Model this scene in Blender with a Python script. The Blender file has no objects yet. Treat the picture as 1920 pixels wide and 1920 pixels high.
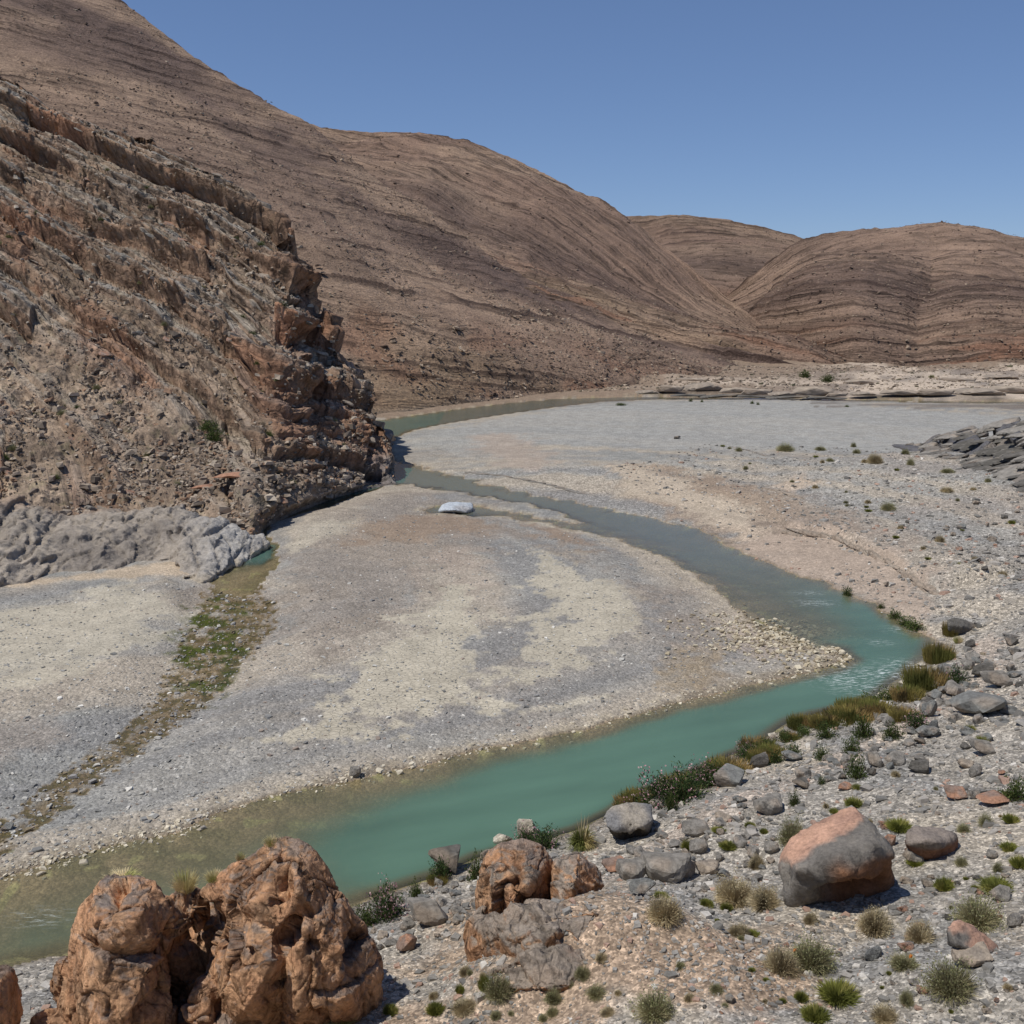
import bpy, bmesh, math, random
import numpy as np
from mathutils import Vector

random.seed(7)
RNG = np.random.default_rng(11)
SC = bpy.context.scene
COL = SC.collection

# ------------------------------------------------------------------ camera
F = 2000.0                      # focal length in photo pixels (photo 1920 x 1920)
PITCH = math.radians(11.3)
CH = 25.0                       # camera height above the river
cam = bpy.data.cameras.new('camera')
cam.sensor_fit = 'HORIZONTAL'
cam.angle = 2 * math.atan(960 / F)
cam.clip_start = 0.1
cam.clip_end = 40000
camo = bpy.data.objects.new('camera', cam)
camo.location = (0, 0, CH)
camo.rotation_euler = (math.radians(90) - PITCH, 0, 0)
COL.objects.link(camo)
SC.camera = camo

# ------------------------------------------------------------------ sky, sun, exposure
SUN_DIR = Vector((-0.46, -0.22, 1.0)).normalized()      # towards the sun
sun_el = math.asin(SUN_DIR.z)
W = bpy.data.worlds.new('World')
SC.world = W
W.use_nodes = True
wt = W.node_tree
bg = wt.nodes['Background']
sky = wt.nodes.new('ShaderNodeTexSky')
sky.sky_type = 'NISHITA'
sky.sun_disc = False
sky.sun_elevation = sun_el
sky.sun_rotation = math.atan2(SUN_DIR.x, SUN_DIR.y)
sky.altitude = 2500
sky.air_density = 1.0
sky.dust_density = 0.25
sky.ozone_density = 2.5
gm = wt.nodes.new('ShaderNodeGamma'); gm.inputs[1].default_value = 0.72        # flatter sky, as the camera saw it
tn = wt.nodes.new('ShaderNodeVectorMath'); tn.operation = 'MULTIPLY'; tn.inputs[1].default_value = (0.90, 1.07, 1.40)
wt.links.new(sky.outputs[0], gm.inputs[0]); wt.links.new(gm.outputs[0], tn.inputs[0])
wt.links.new(tn.outputs[0], bg.inputs[0])
bg.inputs[1].default_value = 0.105
sl = bpy.data.lights.new('sun', 'SUN')
sl.energy = 3.75
sl.angle = math.radians(0.53)
sl.color = (1.0, 0.955, 0.89)
slo = bpy.data.objects.new('sun', sl)
slo.rotation_euler = (-SUN_DIR).to_track_quat('-Z', 'Y').to_euler()
slo.location = (-100, 50, 200)
COL.objects.link(slo)
SC.view_settings.view_transform = 'Standard'
SC.view_settings.look = 'None'
SC.view_settings.exposure = 0.0
SC.view_settings.gamma = 1.0
SC.view_settings.use_curve_mapping = False

# ------------------------------------------------------------------ small maths
CP, SP = math.cos(PITCH), math.sin(PITCH)


def rays(px, py):
    """direction of the sight line through a point of the photograph, as slopes per metre forward (world y)"""
    u = (np.asarray(px, float) - 960) / F
    v = (960 - np.asarray(py, float)) / F
    fy = CP + v * SP
    fz = -SP + v * CP
    return u / fy, fz / fy


def at(px, py, z=0.0):
    a, b = rays(px, py)
    y = (z - CH) / b
    return a * y, y, z + 0 * y


def at_depth(px, py, d):
    a, b = rays(px, py)
    return a * d, d + 0 * a, CH + b * d


def mpp(y, z):
    """metres per photo pixel at a world point"""
    return (y * CP + (CH - z) * SP) / F


def lin(r, g, b, k=1.12, sat=.78):
    m = .3 * r + .59 * g + .11 * b
    o = []
    for c in (r, g, b):
        c = (m + (c - m) * sat) / 255.0
        c = c / 12.92 if c <= 0.04045 else ((c + 0.055) / 1.055) ** 2.4
        o.append(c / k)
    return np.array(o, np.float32)


_p = np.random.default_rng(5).permutation(1024).astype(np.int32)
_g2 = np.random.default_rng(6).normal(size=(1024, 2)).astype(np.float32)
_g2 /= np.linalg.norm(_g2, axis=1, keepdims=True)
_g3 = np.random.default_rng(8).normal(size=(1024, 3)).astype(np.float32)
_g3 /= np.linalg.norm(_g3, axis=1, keepdims=True)


def n2(x, y):
    x = np.asarray(x, np.float32); y = np.asarray(y, np.float32)
    xi = np.floor(x).astype(np.int32); yi = np.floor(y).astype(np.int32)
    xf = x - xi; yf = y - yi
    u = xf * xf * xf * (xf * (xf * 6 - 15) + 10)
    v = yf * yf * yf * (yf * (yf * 6 - 15) + 10)
    r = []
    for dy in (0, 1):
        for dx in (0, 1):
            h = _p[(_p[(xi + dx) & 1023] + yi + dy) & 1023]
            g = _g2[h]
            r.append(g[..., 0] * (xf - dx) + g[..., 1] * (yf - dy))
    return 1.5 * ((r[0] * (1 - u) + r[1] * u) * (1 - v) + (r[2] * (1 - u) + r[3] * u) * v)


def n3(x, y, z):
    x = np.asarray(x, np.float32); y = np.asarray(y, np.float32); z = np.asarray(z, np.float32)
    xi = np.floor(x).astype(np.int32); yi = np.floor(y).astype(np.int32); zi = np.floor(z).astype(np.int32)
    xf = x - xi; yf = y - yi; zf = z - zi
    u = xf * xf * (3 - 2 * xf); v = yf * yf * (3 - 2 * yf); w = zf * zf * (3 - 2 * zf)
    out = 0
    for dz in (0, 1):
        for dy in (0, 1):
            a = []
            for dx in (0, 1):
                h = _p[(_p[(_p[(xi + dx) & 1023] + yi + dy) & 1023] + zi + dz) & 1023]
                g = _g3[h]
                a.append(g[..., 0] * (xf - dx) + g[..., 1] * (yf - dy) + g[..., 2] * (zf - dz))
            out = out + (a[0] * (1 - u) + a[1] * u) * (v if dy else 1 - v) * (w if dz else 1 - w)
    return 1.6 * out


def fb2(x, y, o=4, g=0.5):
    a = 1.0; s = 0
    for i in range(o):
        s = s + a * n2(x * 2 ** i + 17.3 * i, y * 2 ** i + 5.1 * i)
        a *= g
    return s


def fb3(x, y, z, o=4, g=0.5):
    a = 1.0; s = 0
    for i in range(o):
        s = s + a * n3(x * 2 ** i + 17.3 * i, y * 2 ** i + 5.1 * i, z * 2 ** i)
        a *= g
    return s


def cell3(x, y, z, seed=0):
    """distance to nearest and second nearest cell centre, and a number per cell"""
    xi = np.floor(x).astype(int); yi = np.floor(y).astype(int); zi = np.floor(z).astype(int)
    f1 = np.full(x.shape, 9.); f2 = np.full(x.shape, 9.); idn = np.zeros(x.shape)
    for dx in (-1, 0, 1):
        for dy in (-1, 0, 1):
            for dz in (-1, 0, 1):
                a = _p[(_p[(_p[(xi + dx + seed) & 1023] + yi + dy) & 1023] + zi + dz) & 1023]
                ox = _p[a & 1023] / 1023; oy = _p[(a + 71) & 1023] / 1023; oz = _p[(a + 199) & 1023] / 1023
                d = np.sqrt((xi + dx + ox - x) ** 2 + (yi + dy + oy - y) ** 2 + (zi + dz + oz - z) ** 2)
                nearer = d < f1
                f2 = np.where(nearer, f1, np.minimum(f2, d))
                idn = np.where(nearer, a / 1023.0, idn)
                f1 = np.where(nearer, d, f1)
    return f1, f2, idn


def facets(x, y, z, seed=0, tilt=1.0):
    """every block ends in a face of its own slope: height of that face, in cell units"""
    f1 = np.full(x.shape, 9.); out = np.zeros(x.shape); f2 = np.full(x.shape, 9.)
    xi = np.floor(x).astype(int); yi = np.floor(y).astype(int); zi = np.floor(z).astype(int)
    for dx in (-1, 0, 1):
        for dy in (-1, 0, 1):
            for dz in (-1, 0, 1):
                a = _p[(_p[(_p[(xi + dx + seed) & 1023] + yi + dy) & 1023] + zi + dz) & 1023]
                ex = x - (xi + dx + _p[a & 1023] / 1023); ey = y - (yi + dy + _p[(a + 71) & 1023] / 1023); ez = z - (zi + dz + _p[(a + 199) & 1023] / 1023)
                d = np.sqrt(ex * ex + ey * ey + ez * ez)
                g = _g3[(a * 7 + 3) & 1023]
                v = tilt * (g[..., 0] * ex + g[..., 1] * ey + g[..., 2] * ez) + .5 * (a / 1023.0 - .5)
                nearer = d < f1
                f2 = np.where(nearer, f1, np.minimum(f2, d))
                out = np.where(nearer, v, out)
                f1 = np.where(nearer, d, f1)
    return out, f2 - f1


def h1(i, seed=0):
    """random number 0..1 per integer"""
    i = (np.asarray(np.floor(i)).astype(np.int64) + seed * 131) & 1023
    return _p[(_p[i] + seed * 7) & 1023] / 1023.0


def h2(i, j, seed=0):
    i = np.floor(i).astype(np.int64); j = np.floor(j).astype(np.int64)
    return _p[(_p[(i + seed * 31) & 1023] + j) & 1023] / 1023.0


def ss(x, a, b):
    t = np.clip((x - a) / (b - a), 0, 1)
    return t * t * (3 - 2 * t)


def mix(a, b, t):
    t = np.asarray(t)[..., None]
    return a * (1 - t) + b * t


def sdist(x, y, poly, closed=True):
    """signed distance to a polygon (negative inside); plain distance to an open line"""
    x = np.asarray(x, np.float32); y = np.asarray(y, np.float32)
    d = np.full(x.shape, 1e12, np.float32)
    ins = np.zeros(x.shape, bool)
    P = np.asarray(poly, np.float32)
    n = len(P)
    for i in range(n if closed else n - 1):
        ax, ay = P[i]; bx, by = P[(i + 1) % n]
        ex, ey = bx - ax, by - ay
        L = ex * ex + ey * ey + 1e-9
        wx = x - ax; wy = y - ay
        t = np.clip((wx * ex + wy * ey) / L, 0, 1)
        dx = wx - ex * t; dy = wy - ey * t
        np.minimum(d, dx * dx + dy * dy, out=d)
        if closed:
            c = (ay > y) != (by > y)
            if abs(by - ay) > 1e-9:
                c &= x < (ex * (y - ay) / (by - ay) + ax)
                ins ^= c
    d = np.sqrt(d)
    return np.where(ins, -d, d) if closed else d


def plan(pts, z=0.0, n=3):
    """a line given by points of the photograph, laid down on the valley floor in metres, rounded"""
    a = np.array(pts, float)
    x, y, _ = at(a[:, 0], a[:, 1], z)
    return np.stack([x, y], 1)


# ------------------------------------------------------------------ object helpers
def tag(o, label=None, cat=None, group=None, kind=None):
    if label: o['label'] = label
    if cat: o['category'] = cat
    if group: o['group'] = group
    if kind: o['kind'] = kind
    return o


def raw_mesh(name, V, Fc, nper, mat, col=None, attrs=None, smooth=True):
    """fast mesh: V (n,3); Fc flat vertex indices, nper corners per face"""
    me = bpy.data.meshes.new(name)
    V = np.ascontiguousarray(V, np.float32).reshape(-1, 3)
    Fc = np.ascontiguousarray(Fc, np.int32).ravel()
    nf = len(Fc) // nper
    me.vertices.add(len(V)); me.vertices.foreach_set('co', V.ravel())
    me.loops.add(len(Fc)); me.loops.foreach_set('vertex_index', Fc)
    me.polygons.add(nf)
    me.polygons.foreach_set('loop_start', np.arange(0, nf * nper, nper, dtype=np.int32))
    me.polygons.foreach_set('use_smooth', np.full(nf, smooth, bool))
    me.update(calc_edges=True)
    if mat: me.materials.append(mat)
    add_attrs(me, col, attrs)
    return me


def add_attrs(me, col=None, attrs=None):
    if col is not None:
        a = me.color_attributes.new('Col', 'FLOAT_COLOR', 'POINT')
        c = np.ones((len(me.vertices), 4), np.float32)
        c[:, :3] = np.asarray(col, np.float32).reshape(-1, 3)
        a.data.foreach_set('color', c.ravel())
    for k, v in (attrs or {}).items():
        v = np.asarray(v, np.float32)
        if v.ndim > 1 and v.shape[-1] == 3:
            a = me.attributes.new(k, 'FLOAT_VECTOR', 'POINT'); a.data.foreach_set('vector', v.ravel())
        else:
            a = me.attributes.new(k, 'FLOAT', 'POINT'); a.data.foreach_set('value', v.ravel())


def link(name, me, parent=None, loc=None):
    o = bpy.data.objects.new(name, me)
    COL.objects.link(o)
    if parent: o.parent = parent
    if loc is not None: o.location = loc
    return o


def grid_faces(nr, nc, flip=False):
    i = np.arange(nr * nc).reshape(nr, nc)
    a, b, c, d = i[:-1, :-1], i[:-1, 1:], i[1:, 1:], i[1:, :-1]
    f = np.stack([a, b, c, d] if not flip else [a, d, c, b], -1)
    return f.reshape(-1, 4)


# ------------------------------------------------------------------ materials
def newmat(name):
    m = bpy.data.materials.new(name)
    m.use_nodes = True
    nt = m.node_tree
    b = nt.nodes['Principled BSDF']
    b.inputs['Roughness'].default_value = 0.95
    b.inputs['Specular IOR Level'].default_value = 0.15
    return m, nt, b


def nd(nt, t, **kw):
    n = nt.nodes.new(t)
    for k, v in kw.items():
        if k.startswith('i_'):
            n.inputs[k[2:].replace('_', ' ')].default_value = v
        else:
            setattr(n, k, v)
    return n


def mathn(nt, op, a, b=None, c=None):
    n = nt.nodes.new('ShaderNodeMath'); n.operation = op
    for i, s in enumerate((a, b, c)):
        if s is None: continue
        if isinstance(s, (int, float)): n.inputs[i].default_value = s
        else: nt.links.new(s, n.inputs[i])
    return n.outputs[0]


def scalecol(nt, col, fac):
    n = nt.nodes.new('ShaderNodeVectorMath'); n.operation = 'SCALE'
    nt.links.new(col, n.inputs[0])
    nt.links.new(fac, n.inputs['Scale'])
    return n.outputs[0]


def mapr(nt, v, a, b, c, d):
    n = nt.nodes.new('ShaderNodeMapRange')
    nt.links.new(v, n.inputs[0])
    for i, q in enumerate((a, b, c, d)): n.inputs[i + 1].default_value = q
    return n.outputs[0]


def noise(nt, vec, scale, detail=4, rough=0.6):
    n = nd(nt, 'ShaderNodeTexNoise')
    n.inputs['Scale'].default_value = scale
    n.inputs['Detail'].default_value = detail
    n.inputs['Roughness'].default_value = rough
    nt.links.new(vec, n.inputs['Vector'])
    return n.outputs[0]


def rock_mat(name, scales=((0.6, 0.5), (4.0, 0.5)), bump=0.5, dist=0.3, strat=0.0, stratscale=(6.0, 0.5), pebble=0, joints=None, facet=(), lines=()):
    return _rock_mat(name, scales, bump, dist, strat, stratscale, pebble, joints, facet, lines)


def _rock_mat(name, scales=((0.6, 0.5), (4.0, 0.5)), bump=0.5, dist=0.3, strat=0.0, stratscale=(6.0, 0.5), pebble=0, joints=None, facet=(), lines=()):
    """rock or scree: colour comes per vertex (geology), the shader adds grain, fine bedding and relief"""
    m, nt, b = newmat(name)
    tc = nd(nt, 'ShaderNodeTexCoord').outputs['Object']
    at_ = nd(nt, 'ShaderNodeAttribute', attribute_name='Col')
    fac = None
    for s, amp in scales:
        v = noise(nt, tc, s, 5, 0.65)
        f = mapr(nt, v, 0.3, 0.7, 1 - amp, 1 + amp)
        fac = f if fac is None else mathn(nt, 'MULTIPLY', fac, f)
    hb = noise(nt, tc, scales[-1][0], 8, 0.7)
    if strat:
        sa = nd(nt, 'ShaderNodeAttribute', attribute_name='strat')
        mp = nd(nt, 'ShaderNodeMapping')
        mp.inputs['Scale'].default_value = (stratscale[0], stratscale[1], stratscale[1])
        nt.links.new(sa.outputs['Vector'], mp.inputs['Vector'])
        v = noise(nt, mp.outputs[0], 1.0, 5, 0.7)
        f = mapr(nt, v, 0.40, 0.56, 1 - strat, 1 + strat * 0.30)
        fac = mathn(nt, 'MULTIPLY', fac, f)
        hb = mathn(nt, 'MULTIPLY_ADD', v, 1.5, hb)
    for lx, ly, dark in lines:                 # thin hard beds cropping out as lines along the slope
        ml = nd(nt, 'ShaderNodeMapping'); ml.inputs['Scale'].default_value = (lx, ly, ly)
        nt.links.new(sa.outputs['Vector'], ml.inputs['Vector'])
        ln = noise(nt, ml.outputs[0], 1.0, 4, 0.62)
        ll = mapr(nt, ln, 0.535, 0.57, 0.0, 1.0)
        l2 = mapr(nt, ln, 0.585, 0.62, 1.0, 0.0)
        gap = mapr(nt, noise(nt, tc, .035, 4, .7), .40, .52, .25, 1.0)
        ll = mathn(nt, 'MULTIPLY', mathn(nt, 'MULTIPLY', ll, l2), gap)
        fac = mathn(nt, 'MULTIPLY', fac, mathn(nt, 'MULTIPLY_ADD', ll, -dark, 1.0))
        hb = mathn(nt, 'MULTIPLY_ADD', ll, .5, hb)
    if joints:
        for (sx_, sy_, dark) in joints:
            mj = nd(nt, 'ShaderNodeMapping'); mj.inputs['Scale'].default_value = (sx_, sy_, sy_)
            nt.links.new(sa.outputs['Vector'], mj.inputs['Vector'])
            wn = nd(nt, 'ShaderNodeTexNoise'); wn.inputs['Scale'].default_value = .9; nt.links.new(mj.outputs[0], wn.inputs['Vector'])
            ad = nd(nt, 'ShaderNodeVectorMath', operation='MULTIPLY_ADD'); nt.links.new(wn.outputs['Color'], ad.inputs[0])
            ad.inputs[1].default_value = (.7, .7, .7); nt.links.new(mj.outputs[0], ad.inputs[2])
            vj = nd(nt, 'ShaderNodeTexVoronoi', feature='DISTANCE_TO_EDGE'); vj.inputs['Scale'].default_value = 1.0
            nt.links.new(ad.outputs[0], vj.inputs['Vector'])
            e = mathn(nt, 'MULTIPLY', mapr(nt, vj.outputs['Distance'], 0.0, 0.07, 1.0, 0.0), nd(nt, 'ShaderNodeAttribute', attribute_name='bare').outputs['Fac'])
            fac = mathn(nt, 'MULTIPLY', fac, mathn(nt, 'MULTIPLY_ADD', e, -dark, 1.0))
            hb = mathn(nt, 'MULTIPLY_ADD', e, -.5, hb)
            vk = nd(nt, 'ShaderNodeTexVoronoi'); vk.inputs['Scale'].default_value = 1.0; nt.links.new(ad.outputs[0], vk.inputs['Vector'])
            sk = nd(nt, 'ShaderNodeSeparateXYZ'); nt.links.new(vk.outputs['Color'], sk.inputs[0])
            fac = mathn(nt, 'MULTIPLY', fac, mapr(nt, sk.outputs[0], 0, 1, .92, 1.08))
            hb = mathn(nt, 'MULTIPLY_ADD', sk.outputs[1], 0.25, hb)
    if pebble:
        vo = nd(nt, 'ShaderNodeTexVoronoi'); vo.inputs['Scale'].default_value = pebble
        nt.links.new(tc, vo.inputs['Vector'])
        sx = nd(nt, 'ShaderNodeSeparateXYZ'); nt.links.new(vo.outputs['Color'], sx.inputs[0])
        f = mapr(nt, sx.outputs[0], 0, 1, 0.68, 1.32)
        fac = mathn(nt, 'MULTIPLY', fac, f)
        hb = mathn(nt, 'SUBTRACT', hb, vo.outputs['Distance'])
    for fs, fa in facet:                      # broken faces: every chip has its own tilt
        vf = nd(nt, 'ShaderNodeTexVoronoi'); vf.inputs['Scale'].default_value = fs
        nt.links.new(tc, vf.inputs['Vector'])
        df = nd(nt, 'ShaderNodeVectorMath', operation='SUBTRACT'); nt.links.new(tc, df.inputs[0]); nt.links.new(vf.outputs['Position'], df.inputs[1])
        rc = nd(nt, 'ShaderNodeVectorMath', operation='SUBTRACT'); nt.links.new(vf.outputs['Color'], rc.inputs[0]); rc.inputs[1].default_value = (.5, .5, .5)
        dt = nd(nt, 'ShaderNodeVectorMath', operation='DOT_PRODUCT'); nt.links.new(df.outputs[0], dt.inputs[0]); nt.links.new(rc.outputs[0], dt.inputs[1])
        hb = mathn(nt, 'MULTIPLY_ADD', dt.outputs['Value'], fa * 1.6 / dist, hb)
    c = scalecol(nt, at_.outputs['Color'], fac)
    nt.links.new(c, b.inputs['Base Color'])
    bp = nd(nt, 'ShaderNodeBump'); bp.inputs['Strength'].default_value = bump
    bp.inputs['Distance'].default_value = dist
    nt.links.new(hb, bp.inputs['Height'])
    nt.links.new(bp.outputs[0], b.inputs['Normal'])
    return m


def gravel_mat(name, s1, s2, cracks=True, amps=(.14, .22)):
    m, nt, b = newmat(name)
    tc = nd(nt, 'ShaderNodeTexCoord').outputs['Object']
    at_ = nd(nt, 'ShaderNodeAttribute', attribute_name='Col')
    silt = nd(nt, 'ShaderNodeAttribute', attribute_name='silt').outputs['Fac']
    inv = mathn(nt, 'SUBTRACT', 1.0, silt)
    hs = []; fac = None
    for s, amp in ((s1, amps[0]), (s2, amps[1])):
        vo = nd(nt, 'ShaderNodeTexVoronoi'); vo.inputs['Scale'].default_value = s
        nt.links.new(tc, vo.inputs['Vector'])
        sx = nd(nt, 'ShaderNodeSeparateXYZ'); nt.links.new(vo.outputs['Color'], sx.inputs[0])
        p = mathn(nt, 'POWER', sx.outputs[0], 2.0)
        f0 = mapr(nt, p, 0, 1, 1 - amp * 0.7, 1 + amp * 1.5)
        # finer sediment is more even
        f1 = mathn(nt, 'SUBTRACT', f0, 1.0)
        f2 = mathn(nt, 'MULTIPLY_ADD', f1, mathn(nt, 'MULTIPLY_ADD', inv, 0.75, 0.25), 1.0)
        fac = f2 if fac is None else mathn(nt, 'MULTIPLY', fac, f2)
        hs.append(mathn(nt, 'DIVIDE', mathn(nt, 'SUBTRACT', 0.6, vo.outputs['Distance']), s))
    v = noise(nt, tc, 0.5, 6, 0.6)
    fac = mathn(nt, 'MULTIPLY', fac, mapr(nt, v, 0.3, 0.7, 0.84, 1.16))
    h = mathn(nt, 'ADD', hs[0], hs[1])
    h = mathn(nt, 'MULTIPLY', h, inv)
    if cracks:
        wn = nd(nt, 'ShaderNodeTexNoise'); wn.inputs['Scale'].default_value = 1.5
        nt.links.new(tc, wn.inputs['Vector'])
        ad = nd(nt, 'ShaderNodeVectorMath', operation='MULTIPLY_ADD')
        nt.links.new(wn.outputs['Color'], ad.inputs[0]); ad.inputs[1].default_value = (0.7, 0.7, 0)
        nt.links.new(tc, ad.inputs[2])
        mp = nd(nt, 'ShaderNodeMapping'); mp.inputs['Scale'].default_value = (0.9, 1.25, 1.0)
        nt.links.new(ad.outputs[0], mp.inputs[0])
        vc = nd(nt, 'ShaderNodeTexVoronoi', feature='DISTANCE_TO_EDGE'); vc.inputs['Scale'].default_value = 2.4
        nt.links.new(mp.outputs[0], vc.inputs['Vector'])
        ck = mapr(nt, vc.outputs['Distance'], 0.0, 0.09, 1.0, 0.0)
        ck = mathn(nt, 'MULTIPLY', ck, silt)
        fac = mathn(nt, 'MULTIPLY', fac, mathn(nt, 'MULTIPLY_ADD', ck, -0.30, 1.0))
        h = mathn(nt, 'MULTIPLY_ADD', ck, -0.08, h)
    c = scalecol(nt, at_.outputs['Color'], fac)
    nt.links.new(c, b.inputs['Base Color'])
    wet = nd(nt, 'ShaderNodeAttribute', attribute_name='wet').outputs['Fac']
    nt.links.new(mapr(nt, wet, 0, 1, 0.95, 0.35), b.inputs['Roughness'])
    bp = nd(nt, 'ShaderNodeBump'); bp.inputs['Strength'].default_value = 0.8
    bp.inputs['Distance'].default_value = 0.42
    nt.links.new(h, bp.inputs['Height'])
    nt.links.new(bp.outputs[0], b.inputs['Normal'])
    return m


M_hill = rock_mat('hill_rock', ((0.05, 0.10), (1.1, 0.38)), 0.9, 1.2, strat=0.20, stratscale=(0.7, 0.05), lines=((.42, .012, .45), (.16, .006, .35)))
M_hill_a = rock_mat('hill_scree', ((0.05, 0.10), (1.3, 0.42)), 1.0, 1.2, strat=0.12, stratscale=(0.7, 0.06), lines=((.42, .02, .26),))
M_spur = rock_mat('bedded_rock', ((0.15, 0.20), (1.3, 0.32)), 0.9, 0.5, strat=0.20, stratscale=(2.2, 0.25), joints=((1.1, .5, .16), (.42, .2, .34)), facet=((.55, .8), (1.6, .6)))
M_shelf = rock_mat('grey_limestone', ((0.3, 0.14), (2.5, 0.22)), 0.9, 0.25, facet=((.8, .5), (2.4, .4)))
M_gravel = gravel_mat('river_gravel', 4.2, 10.0)
M_scree = gravel_mat('scree', 5.0, 13.0, cracks=False, amps=(.34, .42))
M_orange = rock_mat('orange_rock', ((0.9, 0.20), (8.0, 0.34)), 1.0, 0.10, facet=((1.3, .55), (3.6, .5)), strat=.06, stratscale=(3.0, 1.2), joints=((.55, .5, .36), (1.5, 1.1, .20)))
M_boulder = rock_mat('boulder_rock', ((1.6, 0.18), (9.0, 0.25)), 0.9, 0.06, facet=((2.6, .35), (7.0, .3)))
M_stone = rock_mat('loose_stone', ((2.0, 0.15), (14.0, 0.2)), 0.4, 0.03)


def leaf_mat(name, rough=0.75, trans=0.25):
    m, nt, b = newmat(name)
    a = nd(nt, 'ShaderNodeAttribute', attribute_name='Col')
    oi = nd(nt, 'ShaderNodeObjectInfo')
    c = scalecol(nt, a.outputs['Color'], mapr(nt, oi.outputs['Random'], 0, 1, 0.82, 1.18))
    nt.links.new(c, b.inputs['Base Color'])
    b.inputs['Roughness'].default_value = rough
    tr = nd(nt, 'ShaderNodeBsdfTranslucent'); nt.links.new(c, tr.inputs[0])
    mx = nd(nt, 'ShaderNodeMixShader'); mx.inputs[0].default_value = trans
    nt.links.new(b.outputs[0], mx.inputs[1]); nt.links.new(tr.outputs[0], mx.inputs[2])
    nt.links.new(mx.outputs[0], nt.nodes['Material Output'].inputs[0])
    return m


M_leaf = leaf_mat('leaves')
M_twig = leaf_mat('dry_twigs', 0.9, 0.1)


def water_mat():
    m, nt, b = newmat('river_water')
    nt.nodes.remove(b)
    tc = nd(nt, 'ShaderNodeTexCoord').outputs['Object']
    d = nd(nt, 'ShaderNodeAttribute', attribute_name='depth').outputs['Fac']
    foam = nd(nt, 'ShaderNodeAttribute', attribute_name='foam').outputs['Fac']
    # suspended silt: the deeper, the less of the bed is seen
    e = mathn(nt, 'POWER', 2.71828, mathn(nt, 'MULTIPLY', d, -1.9))
    turb = mathn(nt, 'SUBTRACT', 1.0, e)
    turb = mathn(nt, 'MULTIPLY_ADD', turb, 0.90, 0.10)
    a = nd(nt, 'ShaderNodeAttribute', attribute_name='Col')
    dif = nd(nt, 'ShaderNodeBsdfDiffuse'); nt.links.new(a.outputs['Color'], dif.inputs[0])
    tr = nd(nt, 'ShaderNodeBsdfTransparent'); tr.inputs[0].default_value = (0.92, 0.96, 0.90, 1)
    mx = nd(nt, 'ShaderNodeMixShader'); nt.links.new(turb, mx.inputs[0])
    nt.links.new(tr.outputs[0], mx.inputs[1]); nt.links.new(dif.outputs[0], mx.inputs[2])
    gl = nd(nt, 'ShaderNodeBsdfGlossy'); gl.inputs['Roughness'].default_value = 0.12
    fr = nd(nt, 'ShaderNodeFresnel'); fr.inputs[0].default_value = 1.33
    mp = nd(nt, 'ShaderNodeMapping'); mp.inputs['Scale'].default_value = (1, 1.6, 1)
    nt.links.new(tc, mp.inputs[0])
    v = noise(nt, mp.outputs[0], 3.0, 3, 0.55)
    bp = nd(nt, 'ShaderNodeBump'); bp.inputs['Strength'].default_value = 0.35; bp.inputs['Distance'].default_value = 0.06
    nt.links.new(v, bp.inputs['Height'])
    nt.links.new(bp.outputs[0], gl.inputs['Normal']); nt.links.new(bp.outputs[0], fr.inputs['Normal'])
    m2 = nd(nt, 'ShaderNodeMixShader'); nt.links.new(fr.outputs[0], m2.inputs[0])
    nt.links.new(mx.outputs[0], m2.inputs[1]); nt.links.new(gl.outputs[0], m2.inputs[2])
    fo = nd(nt, 'ShaderNodeBsdfDiffuse'); fo.inputs[0].default_value = (0.72, 0.78, 0.76, 1)
    mf = nd(nt, 'ShaderNodeMapping'); mf.inputs['Rotation'].default_value = (0, 0, .6); mf.inputs['Scale'].default_value = (1.1, 4.5, 1)
    nt.links.new(tc, mf.inputs[0])
    fn = noise(nt, mf.outputs[0], 1.3, 7, 0.78)
    ff = mathn(nt, 'MULTIPLY', foam, mapr(nt, fn, 0.52, 0.60, 0.0, 1.0))
    m3 = nd(nt, 'ShaderNodeMixShader'); nt.links.new(ff, m3.inputs[0])
    nt.links.new(m2.outputs[0], m3.inputs[1]); nt.links.new(fo.outputs[0], m3.inputs[2])
    nt.links.new(m3.outputs[0], nt.nodes['Material Output'].inputs[0])
    return m


M_water = water_mat()

# ------------------------------------------------------------------ river courses (points on the valley floor)
BAR_SIDE = [(-300, 1735), (0, 1645), (100, 1615), (200, 1588), (330, 1562), (400, 1527), (500, 1495), (600, 1472),
            (680, 1458), (800, 1434), (900, 1404), (1000, 1389), (1100, 1366), (1200, 1336), (1300, 1311), (1400, 1287),
            (1500, 1263), (1550, 1252), (1575, 1238), (1560, 1222), (1500, 1208), (1440, 1188), (1395, 1155), (1350, 1112),
            (1310, 1082), (1250, 1050), (1200, 1028), (1150, 1010), (1080, 995), (1000, 979), (950, 969)]
SPIT = [(880, 967), (800, 963), (792, 957), (825, 948), (885, 948), (960, 960), (1030, 975), (1075, 984), (1096, 982),
        (1080, 972), (1030, 955), (950, 938), (850, 922), (760, 909), (735, 906)]
BEHIND = [(640, 900), (600, 850), (600, 800), (700, 790)]
FAR_N = [(760, 782), (850, 769), (950, 757), (1050, 748), (1200, 744), (1400, 745), (1600, 749), (1800, 752), (2300, 756)]
FAR_S = [(2300, 762), (1800, 756), (1600, 752), (1400, 749), (1230, 749), (1130, 753), (1050, 762), (950, 776), (860, 790),
         (780, 805), (740, 820), (732, 840), (740, 862)]
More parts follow.
